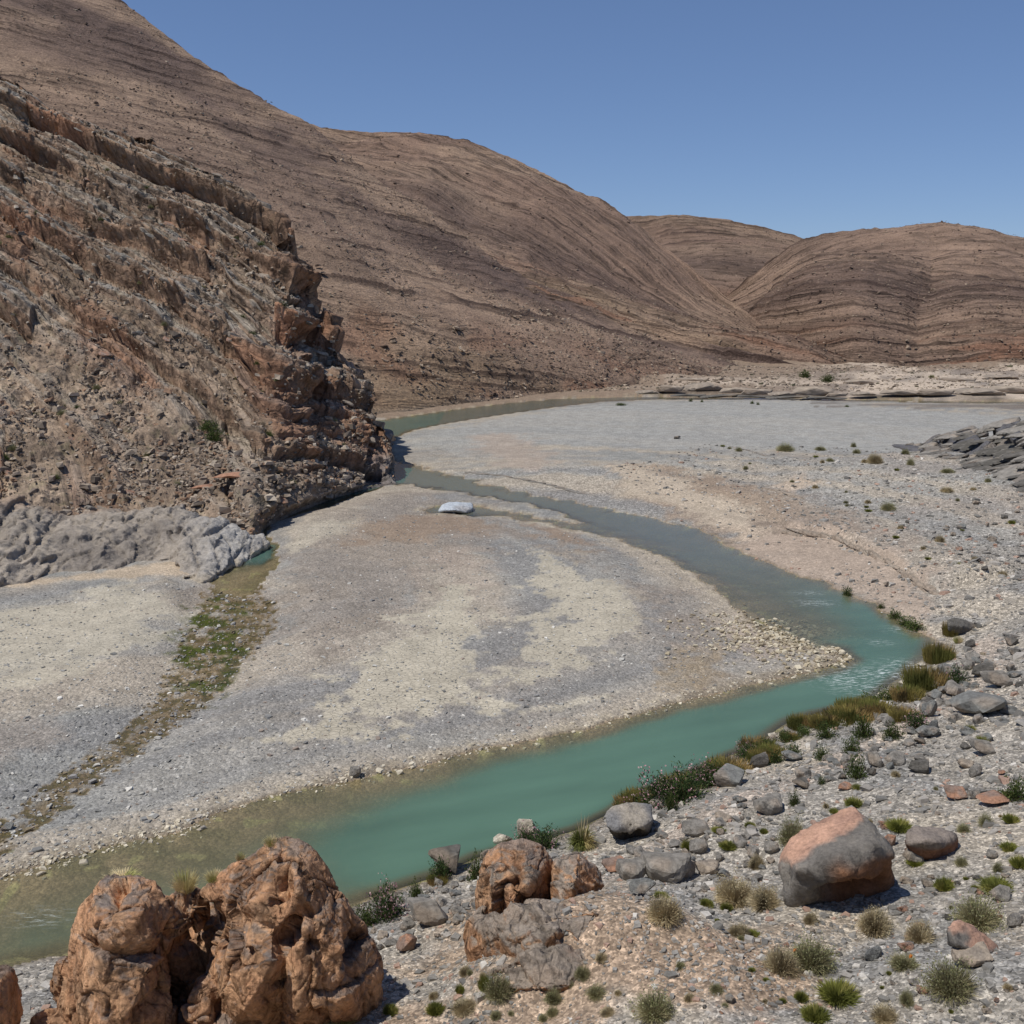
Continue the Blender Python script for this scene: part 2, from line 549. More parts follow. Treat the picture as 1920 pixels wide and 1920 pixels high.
OUTER = [(800, 880), (870, 898), (960, 922), (1050, 938), (1150, 958), (1230, 974), (1310, 993), (1350, 1010), (1380, 1030),
         (1440, 1056), (1500, 1080), (1540, 1092), (1600, 1115), (1640, 1132), (1680, 1160), (1720, 1186), (1756, 1200),
         (1750, 1228), (1710, 1262), (1680, 1285), (1640, 1312), (1590, 1328), (1540, 1338), (1480, 1358), (1440, 1388),
         (1400, 1408), (1330, 1440), (1260, 1466), (1200, 1490), (1140, 1530), (1080, 1560), (980, 1590), (900, 1608),
         (830, 1645), (780, 1662), (700, 1685), (640, 1710), (500, 1752), (300, 1780), (100, 1795), (0, 1820), (-300, 1900)]
W_MAIN = plan(BAR_SIDE + SPIT + BEHIND + FAR_N + FAR_S + OUTER)
L_BAR = plan(BAR_SIDE)
L_OUT = plan(OUTER)
W_SIDE = plan([(730, 905), (690, 912), (640, 924), (600, 934), (560, 952), (520, 970), (495, 985), (484, 1005), (474, 1032), (440, 1058), (405, 1085),
               (400, 1105), (430, 1120), (470, 1118), (495, 1088), (518, 1060), (526, 1034), (508, 1012), (500, 1000), (525, 976), (570, 962), (620, 950), (660, 934), (700, 920)])
W_ALGAE = plan([(400, 1100), (345, 1180), (310, 1260), (290, 1320), (220, 1380), (130, 1440), (60, 1490), (0, 1540), (-300, 1690),
                (-300, 1750), (0, 1600), (90, 1545), (200, 1460), (280, 1400), (350, 1355), (400, 1310), (440, 1270), (480, 1230), (520, 1180), (525, 1130), (500, 1115), (480, 1090)])
# everything on the near / right side of the outer shore
B_REG = np.concatenate([L_OUT[:], np.array([[-60., 34.], [-60., -10.], [400., -10.], [400., 150.], [160., 190.], [60., 150.]])])


def smooth_blobs(x, y, lst):
    s = 0
    for px, py, r, a in lst:
        cx, cy, _ = at(px, py)
        s = s + a * np.exp(-((x - cx) ** 2 + (y - cy) ** 2) / (r * r))
    return s


DEEP = [(1520, 1290, 5, .55), (1590, 1262, 4, .5), (1640, 1232, 4, .45), (1560, 1215, 3, .2), (1080, 1490, 9, 0.75), (1300, 1395, 8, 0.7), (940, 1560, 8, 0.7), (1180, 1440, 7, .35), (1460, 1320, 6, 0.45), (1640, 1150, 5, 0.45), (1690, 1195, 5, 0.45),
        (760, 1590, 5, 0.22), (400, 1640, 6, 0.10), (60, 1760, 6, 0.22), (1400, 1050, 9, 0.22), (1200, 1000, 12, 0.25), (1000, 945, 16, .3),
        (850, 905, 18, 0.6), (495, 1036, 4, 0.9), (1560, 1110, 5, .3), (800, 890, 15, .4), (760, 800, 30, .4), (1000, 765, 40, .3)]


def ground_z(x, y, full=False):
    x = np.asarray(x, np.float32); y = np.asarray(y, np.float32)
    w = 0.35 * fb2(x * 0.35, y * 0.35, 3)                      # ragged shores
    wx = x + w * np.clip(y / 60, 0.5, 3); wy = y + w * 1.3 * np.clip(y / 60, 0.5, 3)
    dm = sdist(wx, wy, W_MAIN)
    dside = sdist(wx, wy, W_SIDE)
    dal = sdist(wx, wy, W_ALGAE)
    dbar = sdist(wx, wy, L_BAR, False)
    dout = sdist(wx, wy, L_OUT, False)
    reg = sdist(x, y, B_REG)
    bank = (reg < 0)
    # gravel bars
    rel = fb2(x * 0.06, y * 0.06, 4)
    zb = 0.03 + 0.055 * np.clip(dm, 0, 9) + 0.10 * ss(dm, 4, 30) * (1 + rel * 1.5) + 0.04 * fb2(x * 0.5, y * 0.5, 3) * ss(dm, 0, 3)
    zb = np.where(dm < 0, 0, zb)
    zb = np.maximum(zb * ss(dside, -0.5, 5) * 1.0 + 0.03 * ss(dside, 0, .6), 0)
    za = 0.012 + 0.075 * n2(x * 0.9, y * 0.9) + 0.05 * n2(x * 2.6, y * 2.6)
    zb = zb * ss(dal, -0.5, 3.5) + za * (1 - ss(dal, -0.5, 1.2))
    # near bank: scree rising to where the photographer stands, flattening towards the far flats
    slope = 0.31 + (0.10 - 0.31) * ss(y, 62, 112)
    slope = slope * (1 - 0.75 * ss(y, 120, 190))
    D = np.clip(dout, 0, 60)
    zn = 0.04 + slope * D * ss(D, -1.5, 2.5)
    zn = zn + (21.5 - zn) * ss(y, 16, 0) * ss(D, 3, 12)
    rough = fb2(x * 0.16, y * 0.16, 3)
    zn = zn + rough * 0.45 * ss(D, 0.5, 8) * (0.35 + 0.65 * (1 - ss(y, 80, 120)))
    zn = zn + 0.03 * fb2(x * 0.9, y * 0.9, 4) * ss(D, 0.2, 2) * (1 - 0.5 * ss(y, 60, 120))
    # buried rock spine under the middle outcrop
    for (px, py, zz, rx, ry, a) in ((1040, 1740, 3.0, 3.0, 3.2, .7), (1140, 1800, 3.6, 3.0, 2.8, 1.1), (1240, 1850, 4.0, 2.8, 2.6, .9), (980, 1830, 3.8, 2.2, 2.2, .9)):
        cx, cy, _ = at(px, py, zz)
        zn = zn + a * np.exp(-((x - cx) / rx) ** 2 - ((y - cy) / ry) ** 2)
    # cut scarp on the far right flat
    sc = sdist(x, y, SCARP, False)
    zn = zn + 0.8 * ss(sdist(x, y, SCARP_UP), 0.25, -0.25) * ss(sc, 13, 3)
    z = np.where(bank & (dm > 0), zn * ss(dm, 0, 1.2) + zb * (1 - ss(dm, 0, 1.2)), zb)
    # shallow lip blending of bank and bar in the far flats
    # far terrace beyond the far channel
    far = sdist(x, y, FAR_REG)
    tz = 1.0 * ss(-far, 0, 5) + 0.004 * np.clip(-far, 0, 400) + 1.5 * fb2(x * 0.03, y * 0.045, 5, .55) * ss(-far, 2, 30)
    z = np.where((far < 0) & (dm > 0), np.maximum(z, tz * (0.25 + 0.75 * ss(x / y, 0.02, .1))), z)
    # channels
    din = np.clip(-dm, 0, 50)
    deep = 0.16 + smooth_blobs(x, y, DEEP)
    prof = ss(np.minimum(dbar, 30), 0, np.where(y < 105, np.clip(6.6 - (y - 48) * .28, 2.6, 6.6), np.clip(y * .05, 3, 12))) * 0.92 + 0.08
    prof = np.where((dbar < 60), prof, 1) * ss(np.minimum(dout, din), 0, 1.6)
    zc = -(deep * prof + 0.05 * ss(din, 0, 1.0)) + 0.05 * n2(x * 0.7, y * 0.7)
    zc = np.where(din > 0.0, np.minimum(zc, -0.012), zc)
    z = np.where(dm < 0, zc, z)
    zs = -(0.04 + smooth_blobs(x, y, DEEP)) * ss(-dside, 0, 1.2)
    z = np.where((dside < 0) & (dm > 0), np.minimum(zs, -0.01), z)
    # shoal of stones off the point of the bar
    cx, cy, _ = at(1500, 1200)
    z = z + 0.12 * np.exp(-((x - cx) / 6) ** 2 - ((y - cy) / 6) ** 2) * (dm < 0)
    z = np.where(dm < 0, np.minimum(z, 0.03 * n2(x * 1.7, y * 1.7) - .02), z)
    if full:
        return z, dict(dm=dm, dside=dside, dal=dal, dbar=dbar, dout=dout, bank=bank, far=far, rel=rel, rough=rough, reg=reg)
    return z


SCARP = plan([(1010 + 470, 985), (1560, 1000), (1610, 1020), (1660, 1045), (1700, 1068), (1760, 1100)], 1.5)
SCARP_UP = np.concatenate([SCARP, plan([(1900, 1090), (1950, 1000), (1900, 900), (1600, 900), (1450, 950)], 1.5)])
FAR_REG = np.concatenate([plan([(500, 782), (720, 786)] + FAR_N), np.array([[700., 300.], [3000., 4000.], [-3000., 4000.], [-300., 400.]])])

# ------------------------------------------------------------------ ground sheet
ys = [2.0]
while ys[-1] < 3500:
    y = ys[-1]
    k = 3.3 if 15 < y < 480 else 16
    ys.append(y + k * (y * y + CH * CH) / (CH * F))
ys = np.array(ys)
rr = [0.0]
while rr[-1] < 3.2:
    rr.append(rr[-1] + (3.3 / F if rr[-1] < 0.60 else (rr[-1] - 0.6) * 0.22 + 0.004))
rr = np.array(rr); rr = np.concatenate([-rr[:0:-1], rr])
GX = (ys[:, None] * rr[None, :]).astype(np.float32)
GY = np.repeat(ys[:, None], len(rr), 1).astype(np.float32)
GZ, G = ground_z(GX, GY, True)


def gz(x, y):
    """height of the built ground sheet"""
    x = np.asarray(x, float); y = np.asarray(y, float)
    y = np.clip(y, ys[0] + .01, ys[-1] - 1)
    j = np.clip(np.searchsorted(ys, y) - 1, 0, len(ys) - 2)
    r = np.clip(x / y, rr[0] + 1e-6, rr[-1] - 1e-6)
    i = np.clip(np.searchsorted(rr, r) - 1, 0, len(rr) - 2)
    fy = (y - ys[j]) / (ys[j + 1] - ys[j]); fx = (r - rr[i]) / (rr[i + 1] - rr[i])
    return ((GZ[j, i] * (1 - fx) + GZ[j, i + 1] * fx) * (1 - fy) + (GZ[j + 1, i] * (1 - fx) + GZ[j + 1, i + 1] * fx) * fy)


def hit(px, py):
    """where the sight line through a photo point meets the ground"""
    a, b = rays(px, py)
    t = np.geomspace(8, 1500, 1500)
    z = CH + b * t
    g = gz(a * t, t)
    k = np.argmax(z < g)
    if k == 0: k = len(t) - 1
    t0 = t[k - 1]; t1 = t[k]
    for _ in range(12):
        tm = (t0 + t1) / 2
        if CH + b * tm < gz(a * tm, tm): t1 = tm
        else: t0 = tm
    g = float(gz(a * t1, t1))
    if g < 0:                                        # the water surface comes first
        t1 = -CH / float(b); g = 0.0
    return float(a * t1), float(t1), g


def color_ground():
    x, y, z = GX, GY, GZ
    dm, bank = G['dm'], G['bank']
    GREY = lin(160, 155, 144); GREYB = lin(150, 148, 140); WARM = lin(152, 138, 122); CREAM = lin(196, 184, 158)
    BROWN = lin(156, 130, 104); PINK = lin(178, 158, 138)
    c = np.broadcast_to(GREY, x.shape + (3,)).copy()
    c = mix(c, GREYB, ss(fb2(x * 0.05, y * 0.05 + 9, 4), -0.2, 0.5))
    c = mix(c, WARM, 0.5 * ss(fb2(x * 0.035 + 40, y * 0.035, 4), 0.0, 0.6))
    silt = np.zeros(x.shape, np.float32)
    # flood lines: sorted bands that follow the shore
    bd = G['dbar'] * .17 + .5 * fb2(x * .03, y * .03, 3)
    bnd = n2(bd, 0 * bd + 3.3) + .5 * n2(bd * 3.1, fb2(x * .02, y * .02, 2) + 9)
    c = mix(c, lin(182, 166, 142), .7 * ss(bnd, .05, .4))
    c = mix(c, lin(138, 136, 132), .65 * ss(bnd, -.05, -.4))
    wn = fb2(x * 0.22, y * 0.22, 5, 0.6)
    wn2 = fb2(x * 0.9 + 31, y * 0.9, 4, 0.6)

    def area(pts, soft, warp, z0=0.0):
        P = plan(pts, z0)
        ym = P[:, 1].mean() / 70.0
        d = sdist(x, y, P) + wn * warp * ym + wn2 * warp * ym * 0.45
        return ss(d, soft * ym, -soft * ym)

    def paint(pts, colr, a, soft, warp, s=0.0, z0=0.0):
        nonlocal c, silt
        m = area(pts, soft, warp, z0) * a
        c = mix(c, colr, m)
        silt = np.maximum(silt * (1 - m), m * s) if s == 0 else np.maximum(silt, m * s)

    # central bar
    paint([(500, 1060), (620, 960), (760, 920), (900, 960), (1000, 1000), (850, 1080), (760, 1180), (600, 1260), (500, 1200)], WARM, 0.75, 2.0, 3)
    paint([(540, 1010), (600, 985), (670, 985), (650, 1010), (560, 1035)], CREAM, 0.6, .8, 1.5, .4)
    paint([(650, 1030), (700, 985), (830, 965), (930, 985), (900, 1010), (760, 1025)], BROWN, 0.75, 1.5, 1.5, .3)
    paint([(800, 1060), (860, 1030), (920, 1090), (900, 1140), (830, 1130)], PINK, 0.5, 2, 2, .3)
    paint([(560, 1400), (600, 1340), (640, 1285), (720, 1225), (800, 1160), (850, 1110), (890, 1130), (900, 1210), (920, 1290), (900, 1335), (800, 1345), (700, 1375)], CREAM, 0.97, .7, 3.0, 1)
    paint([(1012, 1040), (1060, 1060), (1150, 1100), (1210, 1140), (1190, 1205), (1100, 1235), (1000, 1295), (960, 1280), (1020, 1180), (1005, 1100)], CREAM, 0.95, .5, 2.6, 1)
    paint([(1000, 1335), (1080, 1318), (1170, 1298), (1140, 1315), (1050, 1335)], CREAM, 0.8, .4, .6, .4)
    paint([(940, 975), (1010, 1015), (1060, 1050), (1150, 1085), (1260, 1120), (1330, 1200), (1400, 1250), (1320, 1280), (1250, 1200), (1180, 1110), (1020, 1040)], WARM, 0.8, 1.5, 2.0)
    paint([(1240, 1290), (1290, 1240), (1350, 1210), (1370, 1250), (1310, 1285)], lin(160, 138, 104), .7, 1, 1.5)
    paint([(1380, 1150), (1450, 1200), (1540, 1225), (1480, 1250), (1380, 1240), (1350, 1190)], PINK, .55, 1, 1.5)
    paint([(980, 985), (1060, 995), (1130, 1035), (1040, 1025)], BROWN, .8, 1, 1, .4)
    # left bar
    paint([(-300, 1230), (0, 1165), (150, 1130), (330, 1120), (390, 1110), (330, 1170), (250, 1230), (100, 1280), (-100, 1330), (-300, 1370)], CREAM, 0.85, 1.5, 3, .9)
    paint([(-300, 1500), (0, 1380), (150, 1330), (100, 1400), (-100, 1500)], WARM, 0.6, 2, 3)
    paint([(-300, 1130), (0, 1103), (200, 1085), (330, 1065), (420, 1070), (400, 1090), (250, 1095), (0, 1118)], lin(196, 172, 140), .9, .6, .8, .3)
    paint([(300, 1110), (400, 1095), (430, 1130), (340, 1150)], WARM, .8, 1, 1)
    # far bar
    FG = lin(164, 162, 154)
    paint([(745, 830), (900, 795), (1100, 762), (1500, 755), (1920, 790), (1900, 860), (1300, 850), (1000, 840), (850, 860)], FG, .8, 1, 1)
    paint([(890, 822), (960, 818), (1020, 850), (1040, 880), (1010, 893), (950, 880), (900, 850)], PINK, .75, 1, 1.2, .4)
    paint([(1140, 880), (1200, 890), (1290, 905), (1380, 935), (1470, 950), (1560, 985), (1600, 1010), (1700, 1080), (1760, 1180), (1700, 1180), (1600, 1110), (1500, 1075), (1380, 1025), (1300, 985), (1230, 960), (1170, 920)], BROWN, .75, 1.2, 1.6, .5)
    paint([(1140, 882), (1200, 895), (1270, 915), (1330, 945), (1420, 970), (1400, 1000), (1330, 985), (1260, 955), (1180, 935)], lin(192, 174, 148), .8, .6, .9, .7)
    paint([(1350, 985), (1450, 1000), (1460, 1020), (1380, 1020)], lin(200, 178, 150), .7, .7, .9, .5)
    paint([(1430, 940), (1500, 925), (1540, 940), (1480, 950)], lin(196, 170, 140), .7, .4, .6, .4)
    paint([(1480, 990), (1600, 1008), (1700, 1052), (1760, 1095), (1700, 1085), (1600, 1030)], lin(200, 180, 152), .6, .4, .6, .4, 1.5)
    # terrace beyond the far channel
    fr = G['far'] < 0
    c = np.where(fr[..., None], mix(np.broadcast_to(lin(150, 126, 102), c.shape), lin(150, 136, 122), ss(x / y, .15, .4) * (1 - ss(y, 330, 380))), c)
    pale = ss(fb2(x * 0.03, y * 0.03 + 7, 5, 0.6), -0.15, 0.12) * ss(x / y, 0.08, 0.22) * fr * (1 - ss(-G['far'], 30, 75) * ss(.35 - x / y, 0, .1))
    c = mix(c, lin(206, 184, 158), pale * .9)
    rim = fr * ss(-G['far'], 9, 5) * ss(-G['far'], 0.5, 3) * (x / y > .13) * ss(n2(x * .05, y * .02), -.3, .1)
    c = mix(c, lin(90, 80, 70), rim * .8)
    mud = (x / y > .28) & (~fr) & (y > 180) & (dm > 0) & (dm < 22)
    c = mix(c, lin(122, 110, 98), mud * .8 * ss(fb2(x * .03, y * .15, 3), -.3, .1))
    # scree bank
    bk = (G['reg'] < 0).astype(np.float32)
    bc = mix(np.broadcast_to(lin(164, 155, 140), c.shape), lin(178, 165, 144), ss(fb2(x * .12 + 5, y * .12, 4), -.15, .5))
    bc = mix(bc, lin(146, 142, 134), ss(fb2(x * .2 + 55, y * .2, 4), .1, .6))
    farflat = ss(y, 82, 105)
    m = bk * (1 - farflat)
    c = mix(c, bc, m)
    silt = silt * (1 - m)
    fl = bk * farflat
    c = mix(c, lin(152, 140, 128), fl * .55 * ss(fb2(x * .05, y * .05 + 3, 4), -.3, .4) * ss(x / y, .2, .36))
    for_silt = area([(1350, 1012), (1440, 1050), (1540, 1088), (1640, 1128), (1740, 1180), (1775, 1140), (1720, 1085), (1640, 1045), (1560, 1008), (1470, 990)], 1.0, 1.4, .8)
    c = mix(c, lin(176, 154, 132), for_silt * .85); silt = np.maximum(silt, for_silt * .7)
    # sandy track on the bank and warm soil round the middle outcrop
    for pts, w, z0, colr in (([(1130, 1640), (1300, 1520), (1440, 1470), (1560, 1420), (1700, 1350), (1790, 1280), (1850, 1230), (1860, 1150)], 1.1, 2.6, lin(184, 166, 146)),
                             ([(960, 1700), (1060, 1780), (1180, 1860), (1330, 1930)], 3.6, 3.6, lin(166, 140, 112)),
                             ([(400, 1960), (700, 1925), (1000, 1900), (1330, 1930)], 2.2, 4.4, lin(172, 144, 116))):
        L = plan(pts, z0)
        d = sdist(x, y, L, False) + wn * w * .9
        c = mix(c, colr, m * .85 * ss(d, w * 1.4, w * .3))
    # algae stream
    al = G['dal'] < 0.6
    az = ss(z, 0.035, 0.0) * (G['dal'] < 0.3) * (~bank)
    c = mix(c, lin(112, 92, 56, sat=1), np.maximum(az * .9, .75 * ss(G['dal'], 0, -1.2) * (~bank) * ss(wn2 + wn, -.9, .2)))
    gm = area([(395, 1120), (345, 1180), (325, 1240), (380, 1270), (400, 1330), (440, 1280), (470, 1200), (450, 1140), (430, 1115)], .8, 1.5)
    gr = gm * ss(fb2(x * .4 + 3, y * .4, 4, .6) + .25 * (z < 0), -.2, .15)
    c = mix(c, lin(70, 78, 22, sat=1), gr * .97)
    wet = np.clip(az, 0, 1) * .7
    # pale dried rim along the shores, dark damp gravel right at the water
    e = ss(dm, 1.7, 0.35) * (dm > 0) * (~bank)
    c = mix(c, lin(186, 170, 140), e * .65 * ss(wn2, -.5, .3))
    dk = ss(dm, 0.45 + 1.1 * (y < 75) * ss(fb2(x * .09, y * .09 + 4, 3), -.3, .3), 0.0) * (dm > 0)
    c = mix(c, lin(118, 102, 80), dk * .7)
    wet = np.maximum(wet, dk * .6)
    # river bed
    bed = mix(np.broadcast_to(lin(164, 138, 106), c.shape), lin(138, 120, 86), ss(fb2(x * .3, y * .3, 4), -.3, .5))
    bed = mix(bed, lin(176, 160, 110), ss(n2(x * .9, y * .9), .42, .55))
    inw = ((dm < 0) | (G['dside'] < 0)).astype(np.float32)
    c = mix(c, bed, inw)
    silt = silt * (1 - inw) * ss(G['dal'], 0, 1.5)
    return c, np.clip(silt, 0, 1), wet


GC, GS, GW = color_ground()
V = np.stack([GX, GY, GZ], -1).reshape(-1, 3)
FQ = grid_faces(len(ys), len(rr))
isb = (G['reg'] < 0) & ((G['dm'] > 0)) & (GY < 400)
fb_ = isb.ravel()[FQ].all(1)
farf = ((G['far'] < 0) & (G['dm'] > 0)).ravel()[FQ].all(1)


def sub_ground(name, sel, mat):
    Fs = FQ[sel]
    u, inv = np.unique(Fs, return_inverse=True)
    me = raw_mesh(name, V[u], inv.reshape(-1, 4), 4, mat, GC.reshape(-1, 3)[u], dict(silt=GS.ravel()[u], wet=GW.ravel()[u]))
    return tag(link(name, me), kind='structure')


sub_ground('river_bank', fb_, M_scree)
sub_ground('far_terrace', farf & ~fb_, M_gravel)
sub_ground('gravel_bar', ~fb_ & ~farf, M_gravel)

# water: one surface at river level wherever the bed lies below it
wsel = (GZ.ravel()[FQ] < 0.02).any(1) & (V[FQ][:, :, 1] < 480).all(1)
Fs = FQ[wsel]
u, inv = np.unique(Fs, return_inverse=True)
wv = V[u].copy(); dep = np.clip(-wv[:, 2], 0, 3); wv[:, 2] = 0.0
wx, wy = wv[:, 0], wv[:, 1]
wc = np.broadcast_to(lin(92, 126, 104, sat=.9), (len(u), 3)).copy()
wc = mix(wc, lin(116, 114, 86, sat=1), ss(dep, 0.85, 0.18))
wc = mix(wc, lin(92, 124, 112, sat=1), (wx < -10) * (wy > 80) * ss(dep, .12, .3))
fl_ = fb2(wx * .12 + wy * .05, wy * .45 - wx * .18, 4)
wc = wc * (1 + .10 * fl_)[:, None]
wc = mix(wc, lin(124, 128, 110), ss(wy, 78, 110) * .95 * (wx > -15))
foam = np.zeros(len(u))
for px, py, r, a in ((1590, 1275, 1.3, 1), (1650, 1262, 1.4, .9), (1620, 1290, 1.2, .8), (1690, 1245, 1.0, .8), (1530, 1130, .9, .8), (1515, 1112, .7, .7), (1700, 1180, .9, .6), (1650, 1205, .6, .6), (1600, 1262, 1.0, .7), (75, 1720, .7, .35)):
    cx, cy, _ = at(px, py)
    foam = np.maximum(foam, a * np.exp(-((wx - cx) / (1.6 * r)) ** 2 - ((wy - cy) / r) ** 2))
tag(link('river', raw_mesh('river', wv, inv.reshape(-1, 4), 4, M_water, wc, dict(depth=dep, foam=foam))), kind='structure')

# ------------------------------------------------------------------ hills and rock faces built as bent sheets with bedding
def prep_rows(rows, cols, smooth=0):
    P = []
    for r in rows:
        a = np.array(r, float)
        py = np.interp(cols, a[:, 0], a[:, 1]); d = np.interp(cols, a[:, 0], a[:, 2])
        if smooth:
            k = np.hanning(smooth * 2 + 1); k /= k.sum()
            d = np.convolve(np.pad(d, smooth, 'edge'), k, 'valid')
        x, y, z = at_depth(cols, py, d)
        P.append(np.stack([x, y, z], -1))
    return np.array(P)                                        # rows, cols, 3


def sheet(rows, cols, nv, back, smooth=0, sm_v=0):
    P = prep_rows(rows, cols, smooth)
    t = np.linspace(0, 1, len(P)); tt = np.linspace(0, 1, nv)
    k = np.clip((tt * (len(P) - 1)).astype(int), 0, len(P) - 2); f = (tt * (len(P) - 1) - k)[:, None, None]
    p0 = P[np.clip(k - 1, 0, None)]; p1 = P[k]; p2 = P[k + 1]; p3 = P[np.clip(k + 2, None, len(P) - 1)]
    S = (p1 * (1 - f) + p2 * f) if sm_v == 0 else 0.5 * (2 * p1 + (p2 - p0) * f + (2 * p0 - 5 * p1 + 4 * p2 - p3) * f ** 2 + (3 * p1 - p0 - 3 * p2 + p3) * f ** 3)
    v = np.repeat(tt[:, None], len(cols), 1)
    # far side
    top = S[-1]
    B = []
    for q in np.linspace(0, 1, 8)[1:]:
        b = top.copy()
        s = 1 + back * q / np.maximum(top[:, 1], 1)
        b[:, 0] *= s; b[:, 1] *= s
        b[:, 2] = top[:, 2] * (1 - q ** 1.3) - 6 * q
        B.append(b)
    S = np.concatenate([S, np.array(B)]); v = np.concatenate([v, np.full((len(B), len(cols)), 1.0)])
    return S, v


def normals(S):
    a = np.gradient(S, axis=1); b = np.gradient(S, axis=0)
    n = np.cross(a, b); n /= np.linalg.norm(n, axis=-1, keepdims=True) + 1e-9
    return n


def bed_profile(s, seed, thick):
    """hard beds stand out, soft ones weather back: 0..1 against the bedding coordinate s (metres)"""
    q = s / thick
    k = np.floor(q); f = q - k
    a = h1(k, seed); b = h1(k + 1, seed)
    w = 0.14
    t = ss(f, 1 - w, 1)
    return a * (1 - t) + b * t, k, f


HILLS = {}


def hill(name, rows, cols, nv, back, scoord, palette, amp, thick, seed, label=None, sm=14, big=1.0, mat=None):
    S, v = sheet(rows, cols, nv, back, sm, 1)
    x, y, z = S[..., 0], S[..., 1], S[..., 2]
    n = normals(S)
    if n[nv // 2, len(cols) // 2, 1] > 0: n = -n
    d = big * (9 * fb3(x * .006, y * .006, z * .006 + seed, 2) + 2.0 * fb3(x * .022, y * .022, z * .022 + seed, 3, .5)) * ss(v, 0, .12)
    env = ss(1 - v, 0, .04)
    S = S + n * (d * (0.25 + .75 * env))[..., None]
    x, y, z = S[..., 0], S[..., 1], S[..., 2]
    s, along = scoord(x, y, z, v)
    s = s + 1.6 * fb2(along * .02, s * .03, 3)
    h, k, f = bed_profile(s, seed, thick)
    hh, k2, f2 = bed_profile(s + 7, seed + 3, thick * .37)
    broken = ss(n3(along * .035, s * .05, v * 3) + .5 * n3(along * .16, s * .3, v), -.15, .35)
    ledge = ss(h, .62, .95) * broken * .9 + .45 * ss(hh, .6, .95) * ss(n2(along * .06 + 9, s * .2), -.1, .4)
    hu = h1(k + 1, seed); hl = h1(k, seed)
    brk = ss(n3(along * .02, s * .04, v * 3) + .5 * n3(along * .12, s * .3, v), -.6, .0)
    line = ss(hu - hl, .05, .35) * ss(f, .76, .90) * brk  # shade beneath jutting beds, put into the colour as dark lines
    hu2 = h1(k2 + 1, seed + 3); hl2 = h1(k2, seed + 3)
    line = np.maximum(line, .8 * ss(hu2 - hl2, .05, .4) * ss(f2, .60, .85) * ss(n2(along * .03 + 9, s * .2) + .5 * n2(along * .2, s * .5), -.4, .1))
    ledge = np.clip(ledge * .45 + line, 0, 1)
    S = S + n * (amp * (ledge * .3 + .5 * h * broken + .2 * hh) + .30 * amp * fb3(x * .12, y * .12, z * .12, 4, .6))[..., None]
    HILLS[name] = (S, v)
    c = palette(x, y, z, v, s, along, ledge, fb3(x * .012, y * .012, z * .012, 4), k)
    me = raw_mesh(name, S, grid_faces(*v.shape), 4, mat or M_hill, c, dict(strat=np.stack([s, along, v * 10], -1)))
    o = link(name, me)
    return tag(o, label, kind='structure')


KH = 1.0
TAN = lin(150, 122, 97); DARK = lin(98, 76, 66); PURP = lin(128, 104, 92); RED = lin(164, 112, 82); OCH = lin(164, 134, 98); VARN_SHADE = lin(84, 64, 55)  # last colour: ledge rock varnish, also paints the shade under the ledges


def pal_a(x, y, z, v, s, al, ledge, n, k):
    c = mix(np.broadcast_to(lin(184, 154, 128, sat=.9), x.shape + (3,)), lin(166, 138, 116, sat=.9), ss(n, -.3, .4))
    crest = ss(s, 120, 175)
    c = mix(c, PURP,   .85 * np.clip(ss(v, .55, .85) * ss(n + .25 * n2(al * .02, s * .05), -.25, .2), 0, 1))
    c = mix(c, OCH, .6 * ss(v, .35, .05) * ss(n2(al * .02 + 3, s * .04), -.2, .3))
    c = mix(c, RED, .55 * ss(n2(al * .03 + 30, s * .12), .1, .4) * ss(v, .5, .15))
    c = mix(c, VARN_SHADE, np.clip(ledge, 0, 1) * .8)
    return mix(c, lin(140, 130, 116), ss(v, .05, .0) * .8)


def pal_b(x, y, z, v, s, al, ledge, n, k):
    c = mix(np.broadcast_to(lin(170, 142, 118, sat=.9), x.shape + (3,)), lin(154, 126, 106, sat=.9), ss(n, -.3, .4))
    dk = np.exp(-((v - .52 + .06 * n2(al * .01, 0 * al)) / .11) ** 2)
    c = mix(c, lin(122, 98, 86), .75 * dk)
    c = mix(c, OCH, .6 * ss(v, .4, .15) * ss(n2(al * .02 + 3, s * .04), -.2, .3))
    c = mix(c, RED, .6 * ss(n2(al * .025 + 30, s * .12), .1, .4) * ss(v, .5, .15))
    return mix(c, VARN_SHADE, np.clip(ledge, 0, 1) * .8)


def pal_d(x, y, z, v, s, al, ledge, n, k):
    c = mix(np.broadcast_to(lin(162, 134, 112, sat=.9), x.shape + (3,)), lin(147, 121, 102, sat=.9), ss(n, -.3, .4))
    dk = np.exp(-((v - .55) / .12) ** 2)
    c = mix(c, lin(118, 94, 82), .7 * dk)
    c = mix(c, RED, .75 * ss(n2(al * .02 + 30, s * .15), .0, .3) * ss(v, .34, .16))
    c = mix(c, lin(160, 138, 112), .7 * ss(v, .12, .03))
    return mix(c, VARN_SHADE, np.clip(ledge, 0, 1) * .85)


def dip(deg, ky=0.0):
    sn, cs = math.sin(math.radians(deg)), math.cos(math.radians(deg))
    return lambda x, y, z, v: (x * sn + z * cs + y * ky, x * cs - z * sn + y * .6)


